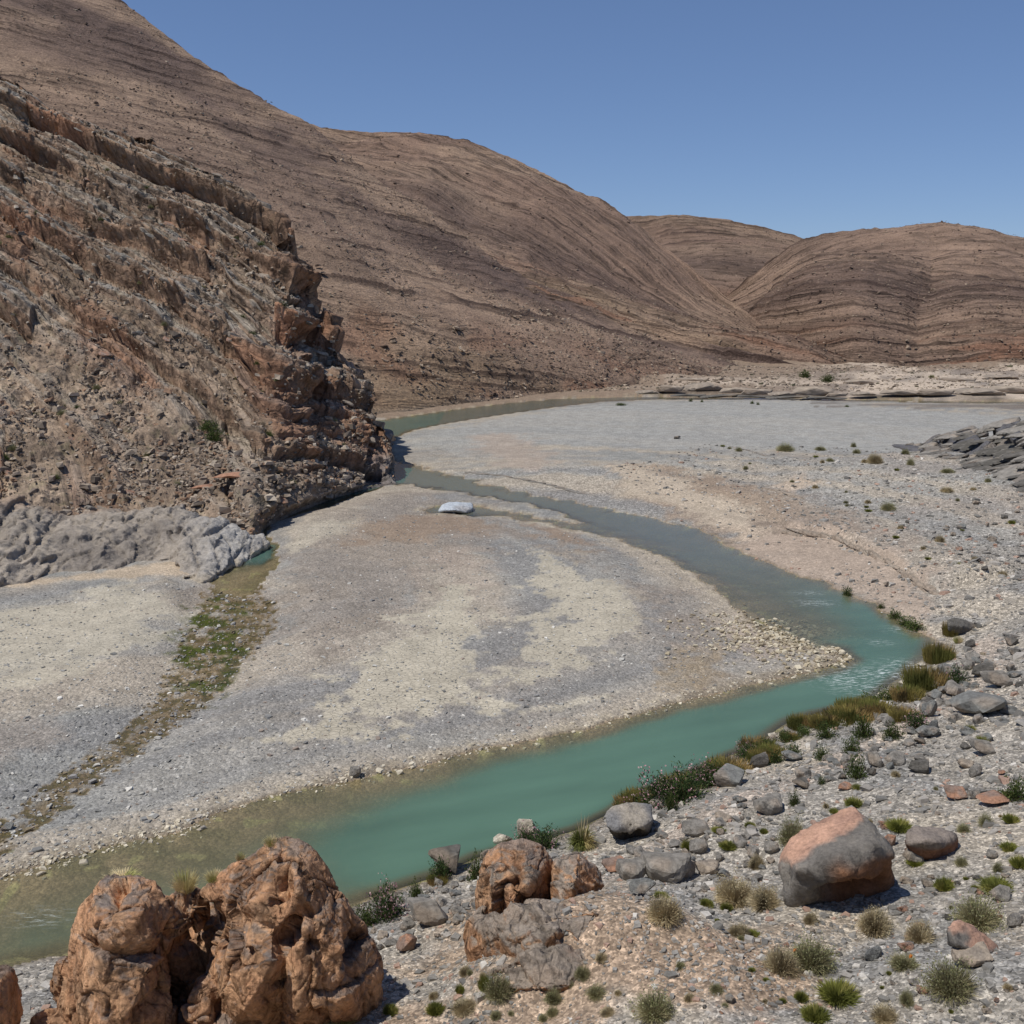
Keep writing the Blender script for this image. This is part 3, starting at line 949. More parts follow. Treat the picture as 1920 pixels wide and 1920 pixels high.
# big hill on the left
A_TOE = [(-600, 830, 215), (600, 815, 215), (700, 792, 228), (760, 781, 236), (850, 767, 252), (950, 754, 268), (1050, 746, 285), (1200, 738, 300), (1350, 728, 318), (1500, 716, 335), (1650, 706, 345)]
A_1 = [(-600, 500, 290), (600, 560, 270), (800, 620, 275), (1000, 660, 300), (1200, 690, 322), (1500, 706, 345), (1650, 704, 350)]
A_2 = [(-600, 100, 400), (200, 220, 380), (600, 430, 350), (800, 530, 345), (1000, 590, 345), (1200, 640, 350), (1500, 692, 362), (1650, 701, 360)]
A_3 = [(-600, -250, 500), (0, -20, 470), (200, 90, 460), (400, 215, 450), (580, 315, 440), (700, 400, 430), (850, 490, 420), (1000, 540, 405), (1200, 606, 395), (1500, 685, 385), (1650, 699, 375)]
A_C = [(-600, -700, 620), (-200, -320, 590), (0, -165, 570), (110, -80, 560), (220, 0, 550), (300, 58, 542), (340, 92, 538), (400, 140, 530), (450, 172, 524), (500, 200, 520), (560, 228, 514), (590, 248, 508), (640, 292, 500),
       (680, 332, 494), (740, 378, 486), (800, 415, 478), (860, 452, 470), (940, 500, 456), (1000, 528, 445), (1200, 596, 425), (1350, 645, 405), (1500, 682, 395), (1650, 698, 385)]
hill('left_hill', [A_TOE, A_1, A_2, A_3, A_C], np.arange(-600, 1651, 3.6), 260, 260, dip(11, .0), pal_a, 1.5, 5.2, 1, mat=M_hill_a)
# hill behind it
B_TOE = [(300, 560, 420), (800, 560, 420), (1000, 600, 415), (1200, 640, 412), (1400, 680, 408), (1560, 698, 395), (1700, 700, 392)]
B_1 = [(300, 430, 520), (800, 440, 500), (1000, 480, 490), (1200, 560, 470), (1365, 620, 450), (1540, 690, 420), (1700, 698, 400)]
B_2 = [(300, 320, 640), (800, 345, 610), (1000, 400, 590), (1200, 500, 540), (1365, 590, 490), (1540, 684, 440), (1700, 697, 410)]
B_C = [(300, 200, 800), (500, 215, 790), (560, 228, 780), (600, 238, 775), (640, 243, 770), (700, 246, 765), (780, 250, 755), (830, 256, 750), (870, 262, 745), (910, 275, 738), (950, 291, 730), (1000, 314, 720), (1050, 340, 708),
       (1100, 372, 690), (1150, 397, 670), (1200, 430, 645), (1260, 473, 610), (1320, 520, 575), (1365, 555, 550), (1420, 600, 515), (1480, 645, 480), (1540, 680, 450), (1700, 696, 415)]
hill('middle_hill', [B_TOE, B_1, B_2, B_C], np.arange(300, 1701, 3.6), 170, 300, lambda x, y, z, v: (v * 105 + x * .10 + .05 * y, x + .3 * y), pal_b, 2.0, 4.6, 2, big=1.5)
# right hill, two bulges with a gully between
D_TOE = [(1300, 712, 520), (1480, 702, 450), (1570, 698, 396), (1700, 694, 390), (1920, 697, 385), (2500, 705, 380)]
D_1 = [(1300, 640, 580), (1420, 628, 530), (1520, 612, 452), (1600, 600, 428), (1680, 612, 432), (1720, 618, 436), (1760, 606, 430), (1830, 598, 425), (1920, 600, 425), (2500, 640, 425)]
D_2 = [(1300, 600, 620), (1420, 560, 585), (1520, 530, 512), (1620, 515, 510), (1700, 520, 520), (1745, 532, 528), (1790, 520, 518), (1860, 515, 510), (1920, 520, 505), (2500, 570, 500)]
D_C = [(1300, 580, 690), (1365, 556, 680), (1400, 522, 660), (1440, 490, 670), (1480, 460, 680), (1510, 447, 690), (1540, 437, 695), (1570, 432, 700), (1640, 429, 710), (1700, 428, 720), (1760, 431, 725), (1820, 440, 730), (1870, 449, 730), (1920, 458, 730), (2100, 500, 720), (2500, 560, 700)]
hill('right_hill', [D_TOE, D_1, D_2, D_C], np.arange(1300, 2501, 4.0), 190, 300, lambda x, y, z, v: (v * 105, x + .2 * y), pal_d, 1.9, 4.2, 4)
C_TOE = [(1000, 600, 700), (1400, 640, 700), (1700, 620, 700)]
C_1 = [(1000, 480, 850), (1300, 500, 860), (1700, 540, 860)]
C_C = [(1000, 420, 980), (1100, 412, 1000), (1180, 405, 1020), (1230, 404, 1020), (1280, 403, 1020), (1320, 406, 1020), (1360, 413, 1015), (1420, 424, 1005), (1480, 440, 995), (1520, 452, 985), (1600, 480, 970), (1700, 520, 950)]
hill('saddle_hill', [C_TOE, C_1, C_C], np.arange(1000, 1701, 4.0), 80, 300, lambda x, y, z, v: (v * 60 - x * .02, x * .6 + .2 * y), lambda *a: pal_b(*a) * .86, 2.2, 5.0, 6)
# far mountains at the right edge, blue of the haze put into their colour
E_T = [(1700, 600, 9000), (2600, 600, 9000)]
E_C = [(1700, 480, 11000), (1860, 452, 11000), (1880, 446, 11000), (1895, 447, 11000), (1915, 444, 11000), (1950, 452, 11000), (2050, 440, 11000), (2200, 455, 11000), (2600, 470, 11000)]


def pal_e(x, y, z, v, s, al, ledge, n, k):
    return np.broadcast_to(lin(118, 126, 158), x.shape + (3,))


hill('distant_mountains', [E_T, E_C], np.arange(1700, 2601, 8.0), 12, 2000, dip(5), pal_e, 10.0, 90, 8, sm=1, big=4)

# ------------------------------------------------------------------ the bedded spur on the left
S_TOE = [(-500, 1150), (-100, 1112), (0, 1100), (200, 1080), (400, 1062), (470, 1030), (480, 1008), (500, 985), (560, 957), (620, 934), (680, 916), (720, 908), (741, 906)]
S_TOE = [(p, q, float(at(p, q + 3)[1]) + 0.0) for p, q in S_TOE]
S_CR = [(-500, -40, 250), (-200, 60, 232), (0, 138, 215), (40, 152, 212), (70, 175, 210), (120, 205, 207), (150, 212, 205), (190, 235, 203), (240, 243, 200), (290, 262, 197), (340, 292, 193), (400, 325, 189),
        (440, 352, 186), (480, 392, 183), (520, 415, 180), (548, 432, 178), (560, 455, 177), (570, 480, 176), (580, 505, 175), (586, 560, 173), (590, 588, 172), (610, 606, 170), (628, 622, 168), (634, 650, 166),
        (660, 676, 163), (676, 700, 161), (690, 735, 159), (704, 752, 157), (713, 792, 155), (726, 806, 153), (733, 840, 151), (738, 880, 149), (742, 906, 147)]
SC_ = np.concatenate([np.arange(-500, -20, 8), np.arange(-20, 742.1, 1.9)])
toe = np.array(S_TOE); cr = np.array(S_CR)


def srow(t, bulge):
    o = []
    for p in SC_:
        y0 = np.interp(p, toe[:, 0], toe[:, 1]); d0 = np.interp(p, toe[:, 0], toe[:, 2])
        y1 = np.interp(p, cr[:, 0], cr[:, 1]); d1 = np.interp(p, cr[:, 0], cr[:, 2])
        o.append((p, y0 + (y1 - y0) * t, d0 + (d1 - d0) * (t ** (1.25 - .45 * (1 - ss(float(p), 430, 520))))))
    return o


def build_spur():
    nv = 400
    S, v = sheet([srow(t, 1) for t in np.linspace(0, 1, 9)], SC_, nv, 60, 0, 0)
    S[:1, :, 2] -= 1.0
    x, y, z = S[..., 0], S[..., 1], S[..., 2]
    n = normals(S)
    if n[nv // 2, 300, 1] > 0: n = -n
    # smooth the normals along the face so that the relief does not fold at the prow
    nn = n.copy()
    for _ in range(12):
        nn[:, 1:-1] = (nn[:, :-2] + nn[:, 2:] + nn[:, 1:-1]) / 3
    nn /= np.linalg.norm(nn, axis=-1, keepdims=True)
    cols = np.repeat(SC_[None, :], v.shape[0], 0)
    P0 = np.interp(SC_, toe[:, 0], toe[:, 1])[None, :]; P1 = np.interp(SC_, cr[:, 0], cr[:, 1])[None, :]
    rows = P0 + (P1 - P0) * v
    dp = math.radians(24)
    s = x * math.sin(dp) + z * math.cos(dp) + 1.1 * fb3(x * .03, y * .03, z * .03, 3)
    al = x * math.cos(dp) - z * math.sin(dp) + .45 * y
    cols = cols + 0
    # how strongly the bedding shows: scree on the lower left, bare beds elsewhere
    line = np.interp(cols, [-500, 0, 150, 300, 420, 520, 640, 742], [520, 600, 670, 780, 850, 900, 935, 965])
    bare = ss(line - rows, -45, 70)
    bare = np.clip(bare + .55 * ss(fb2(al * .06, s * .18, 3), .22, .5), 0, 1)
    edge = ss(742 - cols, 0, 30) * .85 + .15
    d = 2.4 * fb3(x * .05, y * .05, z * .05, 3) * edge
    def stair(q, rise):
        k = np.floor(q); f = q - k
        return k, f, np.where(f < rise, ss(f, 0, rise), 1 - (f - rise) / (1 - rise))
    # every bed: a steep broken face below (riser), a long bare slab above it (tread)
    k, f, st = stair((s + .5 * n2(al * .08, s * .05)) / 5.6, .26)
    h = h1(k, 3)
    jB = (al + 5 * h1(k, 8)) / (6 + 7 * h1(k, 4)); blkB = h2(jB + 200, k + 200, 4)
    jBf = jB - np.floor(jB)
    k2, f2, st2 = stair((s + .25 * n2(al * .3, s * .2) + .5 * blkB) / 1.75, .32)
    h2_ = h1(k2, 9)
    jw = 1.3 + 1.8 * h1(k2, 5)
    jq = (al + 2.0 * h1(k2, 6) + .5 * n2(s * 1.3, al * .5) + .5 * s * (h1(k2, 12) - .5)) / jw; jf = jq - np.floor(jq)
    blk = h2(jq + 300, k2 + 300, 2)
    k3, f3, st3 = stair(s / .62 + blk, .4)
    joint = 1 - ss(np.minimum(jf, 1 - jf) * jw, .03, .16)
    big = ss(h, .15, .55) * (.55 + .75 * blkB)
    rel = 3.7 * (st - .45) * big + 1.35 * (st2 - .5) * (.35 + .9 * h2_) + .30 * (st3 - .5) + .75 * (blk - .5) * (.4 + h2_) - .12 * joint
    d = d + bare * rel * edge
    stray = ss(blkB, .72, .8) * ss(h, .3, .6)
    d = d + (1 - bare) * (.7 * fb3(x * .25, y * .25, z * .25, 4, .6) + stray * (1.6 * (st - .4) + .6 * (st2 - .5)) + .5 * np.clip(blk - .8, 0, 1) * 4)
    d = d + .30 * fb3(x * .7, y * .7, z * .7, 3, .6)
    riser = np.clip(ss(f, .30, .20) * big * 1.1 + .75 * ss(f2, .36, .26) * (.4 + .6 * h2_), 0, 1)
    # prow: vertical rock towers at the right end
    tower = ss(cols, 470, 600)
    d = d + tower * bare * 1.9 * (h2(x * .30 + 500, z * .12 + 300, 7) - .5) * edge
    d = d * ss(v, 0, .03) * (1 - (1 - ss(v, .02, .16)) * ss(490 - cols, 0, 30))
    S = S + nn * d[..., None]
    x, y, z = S[..., 0], S[..., 1], S[..., 2]
    # colours of the beds
    GR = lin(184, 170, 150); GB = lin(168, 160, 148); BR = lin(190, 164, 136, sat=.82); OR = lin(174, 118, 84); DK = lin(92, 66, 50)
    c = mix(np.broadcast_to(BR, x.shape + (3,)), lin(162, 138, 114, sat=.82), ss(fb3(x * .08, y * .08, z * .08, 4), -.3, .4))
    show = np.clip(bare + .8 * stray, 0, 1)
    c = mix(c, mix(np.broadcast_to(GR, x.shape + (3,)), GB, ss(blk, .3, .9)), show * (1 - riser) * ss(h * .5 + h2_ * .5 + .4 * n2(al * .05, s * .1), .22, .5) * .95)
    orz = ss(n2(al * .03 + 11, s * .06) + .3 * (blkB - .5), -.05, .35)
    face = mix(np.broadcast_to(lin(156, 120, 92), x.shape + (3,)), OR, orz)
    c = mix(c, face, show * riser * .9)
    c = mix(c, OR, show * .55 * ss(n2(al * .05 + 31, s * .12) + .35 * (blkB - .5), .22, .4))
    c = mix(c, OR, .6 * tower * bare * ss(n3(x * .12, y * .12, z * .12), -.2, .3))
    c = mix(c, DK, np.clip(show * (joint * .25 + .5 * riser * ss(f2, .12, .02)), 0, .6))
    c = mix(c, lin(126, 122, 84), .4 * (1 - .6 * bare) * ss(fb3(x * .6, y * .6, z * .6, 3), .35, .6))
    global EDGE
    EDGE = show * big * ss(f, .20, .30) * ss(f, .55, .38) * (v < .99) * (cols > 0)
    foot = ss(z, 4.5, 1.5) * ss(cols, 480, 640)
    c = mix(c, lin(142, 138, 136), foot * .75)
    me = raw_mesh('bedded_spur', S, grid_faces(*v.shape), 4, M_spur, c, dict(strat=np.stack([s, al, v * 4], -1), bare=np.clip(show * (1 - .3 * riser), 0, 1)))
    o = tag(link('rock_spur', me), 'brown and grey spur of tilted rock beds running down to the river on the left', 'rock spur')
    return o, S, nn, cols, rows, bare


SPUR, SS, SN, SCOL, SROW, SBARE = build_spur()


def spur_pt(px, py):
    j = int(np.argmin(np.abs(SC_ - px)))
    i = int(np.argmin(np.abs(SROW[:400, j] - py)))
    return SS[i, j], SN[i, j]


# ------------------------------------------------------------------ rounded grey rock along the foot of the spur
def build_shelf():
    cols = np.concatenate([np.arange(-400, -10, 10), np.arange(-10, 486, 2.4)])
    toeS = [(-400, 1165), (-100, 1122), (0, 1103), (70, 1096), (100, 1078), (200, 1073), (290, 1055), (345, 1050), (370, 1078), (395, 1078), (430, 1058), (455, 1045), (478, 1036), (486, 1020)]
    topS = [(-400, 960), (-100, 935), (0, 930), (60, 945), (100, 960), (200, 966), (300, 968), (380, 972), (400, 980), (440, 1000), (468, 1012), (480, 1018), (486, 1021)]
    rows = []
    for t, o in ((0, -.1), (.15, .35), (.4, 1.4), (.7, 3.0), (1, 7.0)):
        r = []
        for p in cols:
            a = np.interp(p, *zip(*toeS)); b = np.interp(p, *zip(*topS))
            dd = float(at(p, a)[1])
            r.append((p, a + (b - a) * t, dd + (.1 + .9 * min(1, (486 - p) / 130)) * (o * 1.9 - 1.3 * (o > 0))))
        rows.append(r)
    S, v = sheet(rows, cols, 120, 10, 0, 1)
    x, y, z = S[..., 0], S[..., 1], S[..., 2]
    n = normals(S)
    if n[60, 100, 1] > 0: n = -n
    nn = n.copy()
    for _ in range(10):
        nn[:, 1:-1] = (nn[:, :-2] + nn[:, 2:] + nn[:, 1:-1]) / 3
    nn /= np.linalg.norm(nn, axis=-1, keepdims=True)
    u = x * .55 + z * .9; w = (x * .85 - z * .6 + y * .15) * .8
    bil = 1 - np.abs(fb3(u * .28, w * .42, y * .2, 3, .5)) * 2.2
    gro = 1 - ss(np.abs(n3(u * .30 + 5, w * .75, y * .15)), 0, .12)
    gr2 = 1 - ss(np.abs(n3(u * .9 + 25, w * 1.5, y * .3)), 0, .14)
    e = ss(v, 0, .08) * (.15 + .85 * ss(486 - np.repeat(cols[None], v.shape[0], 0), 20, 150)) * ss(486 - np.repeat(cols[None], v.shape[0], 0), 0, 25)
    fa, _ = facets(u * .22, y * .22, w * .34, 3, 1.3); fb, _ = facets(u * .6, y * .6, w * .9, 4, 1.2)
    d = (.25 * bil + .5 + .8 * fa + .38 * fb - .34 * gro - .16 * gr2 + .16 * fb3(x * 1.2, y * 1.2, z * 1.2, 4, .6)) * e
    S = S + nn * d[..., None]
    cc = np.repeat(cols[None], v.shape[0], 0)
    c = mix(np.broadcast_to(lin(196, 184, 166), x.shape + (3,)), lin(178, 168, 154), ss(fb3(x * .15, y * .15, z * .15, 4), -.3, .4))
    c = mix(c, lin(196, 196, 190), ss(cc, 320, 400) * ss(v, .75, .35))
    c = mix(c, lin(196, 184, 162), .7 * ss(v, .14, .04) * ss(n2(x * .3, y * .3), -.2, .3))
    c = mix(c, lin(150, 122, 98), .7 * ss(v, .72, .95))
    c = mix(c, lin(120, 108, 96), .6 * np.clip(gro + .5 * gr2, 0, 1) * e)
    me = raw_mesh('rock_shelf', S, grid_faces(*v.shape), 4, M_shelf, c)
    tag(link('rock_shelf', me), 'rounded fluted grey rock shelf along the foot of the spur beside the side pool', 'rock shelf')



# dark slab outcrop at the right edge of the frame
def build_slabs():
    cols = np.arange(1660, 2400, 3.0)
    rows = []
    lo = [(1660, 840), (1720, 848), (1800, 868), (1860, 885), (1920, 912), (2400, 1050)]
    hi = [(1660, 838), (1700, 838), (1760, 828), (1820, 822), (1860, 812), (1900, 800), (1920, 795), (2100, 740), (2400, 700)]
    for t, o in ((0, 0.), (.33, 7), (.66, 15), (1, 24)):
        r = []
        for p in cols:
            a = np.interp(p, *zip(*lo)); b = np.interp(p, *zip(*hi))
            X, Y, Z = hit(min(p, 2050), a)
            r.append((p, a + (b - a) * t, Y + o * min(1, (p - 1640) / 150)))
        rows.append(r)
    S, v = sheet(rows, cols, 110, 25, 0, 1)
    S[0, :, 2] -= .6
    x, y, z = S[..., 0], S[..., 1], S[..., 2]
    n = normals(S)
    if n[50, 100, 2] < 0: n = -n
    s = z * 1.0 - x * .22 + y * .08 + .5 * fb2(x * .06, y * .06, 3)
    h, k, f = bed_profile(s, 12, .75)
    al = x + .5 * y
    q = (al + 6 * h1(k, 3)) / (3 + 4 * h1(k, 7)); blk = h2(q + 100, k + 100, 3)
    d = (1.5 * (h - .4) + .8 * (blk - .5) + .15 * fb3(x, y, z, 3)) * ss(v, 0, .1) * ss(x, x[0, 0], x[0, 0] + 4)
    S = S + n * d[..., None]
    c = mix(np.broadcast_to(lin(112, 110, 112), x.shape + (3,)), lin(140, 130, 118), ss(h, .5, .2))
    c = mix(c, lin(60, 56, 54), .75 * ss(f, .8, .97))
    c = mix(c, lin(158, 142, 120), .6 * ss(fb2(x * .1, y * .1, 3), .1, .5))
    me = raw_mesh('slab_outcrop', S, grid_faces(*v.shape), 4, M_shelf, c)
    root = tag(link('slab_outcrop', me), 'dark grey outcrop of layered slabs at the right edge beyond the flats', 'rock outcrop')
    return root, S, cols, v


SLAB, SLS, SLC, SLV = build_slabs()

# ------------------------------------------------------------------ rocks made of merged lumps (voxel union, then weathered)
def rand_dirs(seed, n):
    """n directions spread round the sphere, a little uneven: corners of an angular lump"""
    r = np.random.default_rng(seed)
    i = np.arange(n) + .5
    ph = np.arccos(1 - 2 * i / n); th = np.pi * (1 + 5 ** .5) * i + r.uniform(0, 6.28)
    d = np.stack([np.cos(th) * np.sin(ph), np.sin(th) * np.sin(ph), np.cos(ph)], 1)
    q = r.normal(size=(3, 3)); q, _ = np.linalg.qr(q)
    d = d @ q + r.normal(0, .16, (n, 3))
    return [Vector(map(float, t)) for t in d / np.linalg.norm(d, axis=1, keepdims=True) * r.uniform(.9, 1.06, (n, 1))]


def blob_rock(name, blobs, vox, weather, colour, mat, hulls=()):
    bm = bmesh.new()
    for hp in hulls:
        vs = []
        for px, py, dd in hp:
            x, y, z = at_depth(px, py, dd); vs.append(bm.verts.new((float(x), float(y), float(z))))
        hr = bmesh.ops.convex_hull(bm, input=vs)
        gone = list({g_ for g_ in hr['geom_interior'] + hr['geom_unused'] if isinstance(g_, bmesh.types.BMVert)})
        if gone: bmesh.ops.delete(bm, geom=gone, context='VERTS')
    for (px, py, rx, rz, dd, ry) in blobs:
        rx *= .93; rz *= .93; py += 4; ry *= 1.15; dd = dd if dd > 60 else dd
        x, y, z = at_depth(px, py, dd)
        s = mpp(y, z)
        pts_ = rand_dirs(int(px * 7 + py * 3 + rx), 20)
        vs = [bm.verts.new(q_) for q_ in pts_]
        hr = bmesh.ops.convex_hull(bm, input=vs)
        gone = {g_ for g_ in hr['geom_interior'] + hr['geom_unused'] if isinstance(g_, bmesh.types.BMVert)}
        keep_ = [v_ for v_ in vs if v_ not in gone]
        if gone: bmesh.ops.delete(bm, geom=list(gone), context='VERTS')
        for vtx in keep_:
            c = vtx.co
            # square the ball off a little
            q = Vector([math.copysign(abs(t) ** .85, t) for t in c]) * 1.12
            vtx.co = Vector((x + q.x * rx * s, y + q.y * ry, z + q.z * rz * s * 1.06))
    me = bpy.data.meshes.new('tmp'); bm.to_mesh(me); bm.free()
    o = bpy.data.objects.new('tmp', me); COL.objects.link(o)
    md = o.modifiers.new('r', 'REMESH'); md.mode = 'VOXEL'; md.voxel_size = vox
    ev = o.evaluated_get(bpy.context.evaluated_depsgraph_get())
    m2 = bpy.data.meshes.new_from_object(ev)
    bpy.data.objects.remove(o); bpy.data.meshes.remove(me)
    nv = len(m2.vertices)
    P = np.empty(nv * 3, np.float32); m2.vertices.foreach_get('co', P); P = P.reshape(-1, 3)
    E = np.empty(len(m2.edges) * 2, np.int32); m2.edges.foreach_get('vertices', E); E = E.reshape(-1, 2)

    def smooth(P, k):
        for _ in range(k):
            S = np.zeros_like(P); C = np.zeros(nv, np.float32)
            for a, b in ((0, 1), (1, 0)):
                np.add.at(S, E[:, a], P[E[:, b]]); np.add.at(C, E[:, a], 1)
            P = .5 * P + .5 * S / np.maximum(C, 1)[:, None]
        return P

    def norm(P):
        m2.vertices.foreach_set('co', np.ascontiguousarray(P, np.float32).ravel()); m2.update()
        N = np.empty(nv * 3, np.float32); m2.vertex_normals.foreach_get('vector', N)
        return N.reshape(-1, 3)
    P = smooth(P, 2)
    N = norm(P)
    d1, d2, info = weather(P, N)
    P = P + N * d1[:, None]
    N = norm(P)
    P = P + N * d2[:, None]
    N = norm(P)
    c = colour(P, N, info)
    m2.polygons.foreach_set('use_smooth', np.ones(len(m2.polygons), bool))
    m2.materials.clear(); m2.materials.append(mat)
    m2.name = name
    add_attrs(m2, c, dict(strat=np.stack([P[:, 0] * .9 + P[:, 2] * .3, P[:, 2] * .8 - P[:, 0] * .25, P[:, 1]], -1), bare=np.ones(nv)))
    return link(name, m2), P, N


HOLLOWS = []


def weather_orange(P, N):
    x, y, z = P.T
    w = fb3(x * .5, y * .5, z * .5, 3)
    # blocks parted by cracks that run steeply down, leaning left
    u = x * .95 + z * .35 + w * .8; v = z * .62 - x * .25 + w * .6
    fa, ea = facets(u * .55, y * .55, v * .55, 0, 1.0)
    fb, eb = facets(u * 1.4 + 9, y * 1.4, v * 1.0, 5, 1.1)
    fc, ec = facets(u * 3.6 + 9, y * 3.6, v * 2.6, 8, 1.2)
    crack = (1 - ss(ea, 0, .05)) * ss(n3(x * .6 + 9, y * .6, z * .6), -.25, .15)
    crack2 = (1 - ss(eb, 0, .08)) * ss(n3(x * .9, y * .9, z * .9 + 9), -.2, .2)
    facet = 1 - 2 * np.abs(n3(u * .9 + 2, y * .9, v * .5))
    idn = fa
    d1 = .08 * fb3(x * .5 + 3, y * .5, z * .4, 3) + .30 * fa - .12 * crack + .05 * facet - .03
    for hx, hz, r, dep in HOLLOWS:
        dd = ((x - hx) ** 2 + (z - hz) ** 2 * .6) / (r * r)
        d1 = d1 - dep * np.exp(-dd * dd) * (N[:, 1] < 0.1)
    pit = ss(n3(x * 1.3, y * 1.3, z * 1.0 + 19), .45, .6)
    fl = 1 - 2 * np.abs(n3(u * 2.6, y * 2.6, v * .7))
    rg = 1 - 2 * np.abs(n3(u * 4.5, y * 4.5, v * 2.2))
    d2 = .07 * fb + .032 * fc - .05 * crack2 - .07 * pit + .015 * fl + .018 * rg + .018 * fb3(x * 6, y * 6, z * 6, 3, .65)
    return d1, d2, (np.maximum(crack, .6 * crack2), pit, idn)


def colour_orange(P, N, info):
    x, y, z = P.T
    crack, pit, idn = info
    c = mix(np.broadcast_to(lin(224, 172, 128, sat=.9), x.shape + (3,)), lin(202, 150, 110, sat=.9), ss(fb3(x * .8, y * .8, z * .8, 4), -.3, .4))
    c = mix(c, lin(206, 160, 120), .6 * ss(fb3(x * 1.3 + 9, y * 1.3, z * 1.3, 3), .15, .6))
    gr = ss(N[:, 2] + .5 * fb3(x * .7, y * .7, z * .7 + 4, 4), .62, .95)
    c = mix(c, lin(160, 140, 124), gr * .85)
    c = mix(c, lin(128, 122, 118), .6 * ss(n3(x * 1.6 + 7, y * 1.6, z * 1.6), .30, .42) * ss(N[:, 2], .0, .4))
    c = mix(c, lin(112, 66, 44), .6 * np.clip(crack, 0, 1))
    return c


D0 = 28.5
def hull(edge, dmid, front, back):
    """a convex block from its outline in the photograph: outline at mid depth, front corners nearer, a smaller outline behind"""
    cx = sum(p[0] for p in edge) / len(edge); cy = sum(p[1] for p in edge) / len(edge)
    return [(a, b, dmid) for a, b in edge] + [(a, b, dmid + c) for a, b, c in front] + [(cx + (a - cx) * .8, cy + (b - cy) * .8, dmid + back) for a, b in edge]


FGH = [hull([(538, 1566), (560, 1572), (582, 1594), (612, 1646), (640, 1690), (628, 1760), (540, 1790), (440, 1760), (392, 1700), (378, 1676), (420, 1640), (462, 1612), (505, 1580)], D0 + 1.3, [(470, 1690, -1.5), (560, 1670, -1.7), (600, 1720, -1.4), (520, 1740, -1.9), (430, 1712, -1.1)], 2.2),
       hull([(560, 1650), (640, 1680), (672, 1728), (694, 1768), (710, 1826), (708, 1886), (690, 1960), (520, 1960), (500, 1800)], D0 + .9, [(570, 1740, -1.7), (640, 1780, -1.5), (650, 1870, -1.6), (560, 1900, -2.2), (550, 1800, -2.0)], 2.4),
       hull([(440, 1700), (520, 1690), (575, 1780), (560, 1880), (520, 1960), (390, 1960), (378, 1880), (392, 1810), (410, 1750)], D0 + .5, [(450, 1760, -1.2), (510, 1800, -1.8), (470, 1880, -1.9), (420, 1850, -1.0)], 2.4),
       hull([(200, 1654), (240, 1644), (286, 1654), (322, 1684), (338, 1740), (318, 1790), (240, 1810), (160, 1790), (136, 1745), (156, 1700)], D0 + .5, [(200, 1710, -1.4), (270, 1706, -1.3), (290, 1756, -1.3), (220, 1770, -1.8), (160, 1750, -1.0)], 2.4),
       hull([(138, 1750), (240, 1770), (316, 1790), (312, 1870), (318, 1960), (110, 1960), (104, 1900), (130, 1810)], D0 + .1, [(190, 1800, -1.5), (280, 1820, -1.3), (250, 1890, -1.9), (160, 1880, -1.4), (200, 1940, -2.0)], 2.6),
       hull([(100, 1800), (122, 1792), (140, 1810), (138, 1870), (110, 1890), (92, 1866), (90, 1825)], D0 + .6, [(110, 1830, -.5)], 1.0)]
FG = [(362, 1800, 76, 112, D0 + 3.2, 1.2), (345, 1945, 90, 62, D0 + 1.4, 1.2), (345, 1712, 40, 36, D0 + 1.6, 1.0), (388, 1868, 26, 34, D0 + .1, .7), (420, 1935, 60, 40, D0 - .5, 1.0), (100, 1950, 50, 48, D0 - .4, 1.0), (600, 1975, 120, 50, D0 - .3, 1.6), (180, 2000, 130, 60, D0 - 1, 1.7)]
for hpx, hpy, hr, hd in ((525, 1690, .34, .8), (585, 1638, .2, .5), (205, 1688, .26, .6), (548, 1745, .26, .5), (450, 1770, .3, .5), (620, 1720, .22, .4), (395, 1790, .3, .5), (330, 1800, .6, .5), (600, 1890, .3, .6), (290, 1870, .3, .5), (590, 1760, .2, .6), (660, 1800, .25, .5)):
    hx, _, hz = at_depth(hpx, hpy, D0 - .6)
    HOLLOWS.append((float(hx), float(hz), hr, hd))
fgrock, FP, FN = blob_rock('outcrop', FG, .042, weather_orange, colour_orange, M_orange, FGH)
fgrock.name = 'rock_outcrop'
tag(fgrock, 'big orange-brown two-humped rock outcrop in the lower left foreground, cleft in deep shadow', 'rock outcrop')

FG2 = [(-25, 1890, 48, 70, D0 - 1, .9), (-60, 1930, 70, 90, D0 - 1.2, 1.1)]
o2, _, _ = blob_rock('rock_outcrop', FG2, .06, weather_orange, colour_orange, M_orange)
tag(o2, 'dark orange rock cut off by the bottom left corner of the frame', 'rock outcrop')

# pale fluted rock shelf at the foot of the spur
SHT = [(-400, 1165), (-100, 1122), (0, 1103), (70, 1096), (100, 1078), (200, 1073), (290, 1055), (345, 1050), (370, 1074), (395, 1074), (430, 1056), (455, 1045), (478, 1036)]
SHB = []
rs = random.Random(4)
for k in range(26):
    p = -110 + k * 23
    t = float(np.interp(p, *zip(*SHT))); d0 = float(at(p, t)[1])
    hgt = float(np.interp(p, [-110, 0, 60, 100, 200, 330, 400, 440, 470], [190, 165, 140, 108, 108, 96, 96, 62, 30]))
    for f_, dz_ in ((.10, .6), (.38, 3.2), (.64, 6.2), (.86, 9.5)):
        hh_ = hgt * f_
        SHB.append((p + rs.uniform(-8, 8), t - hh_ + rs.uniform(-3, 3), rs.uniform(20, 34), hgt * rs.uniform(.17, .24), d0 + dz_ * hgt / 108 + rs.uniform(-.3, .3), rs.uniform(2.2, 3.6)))


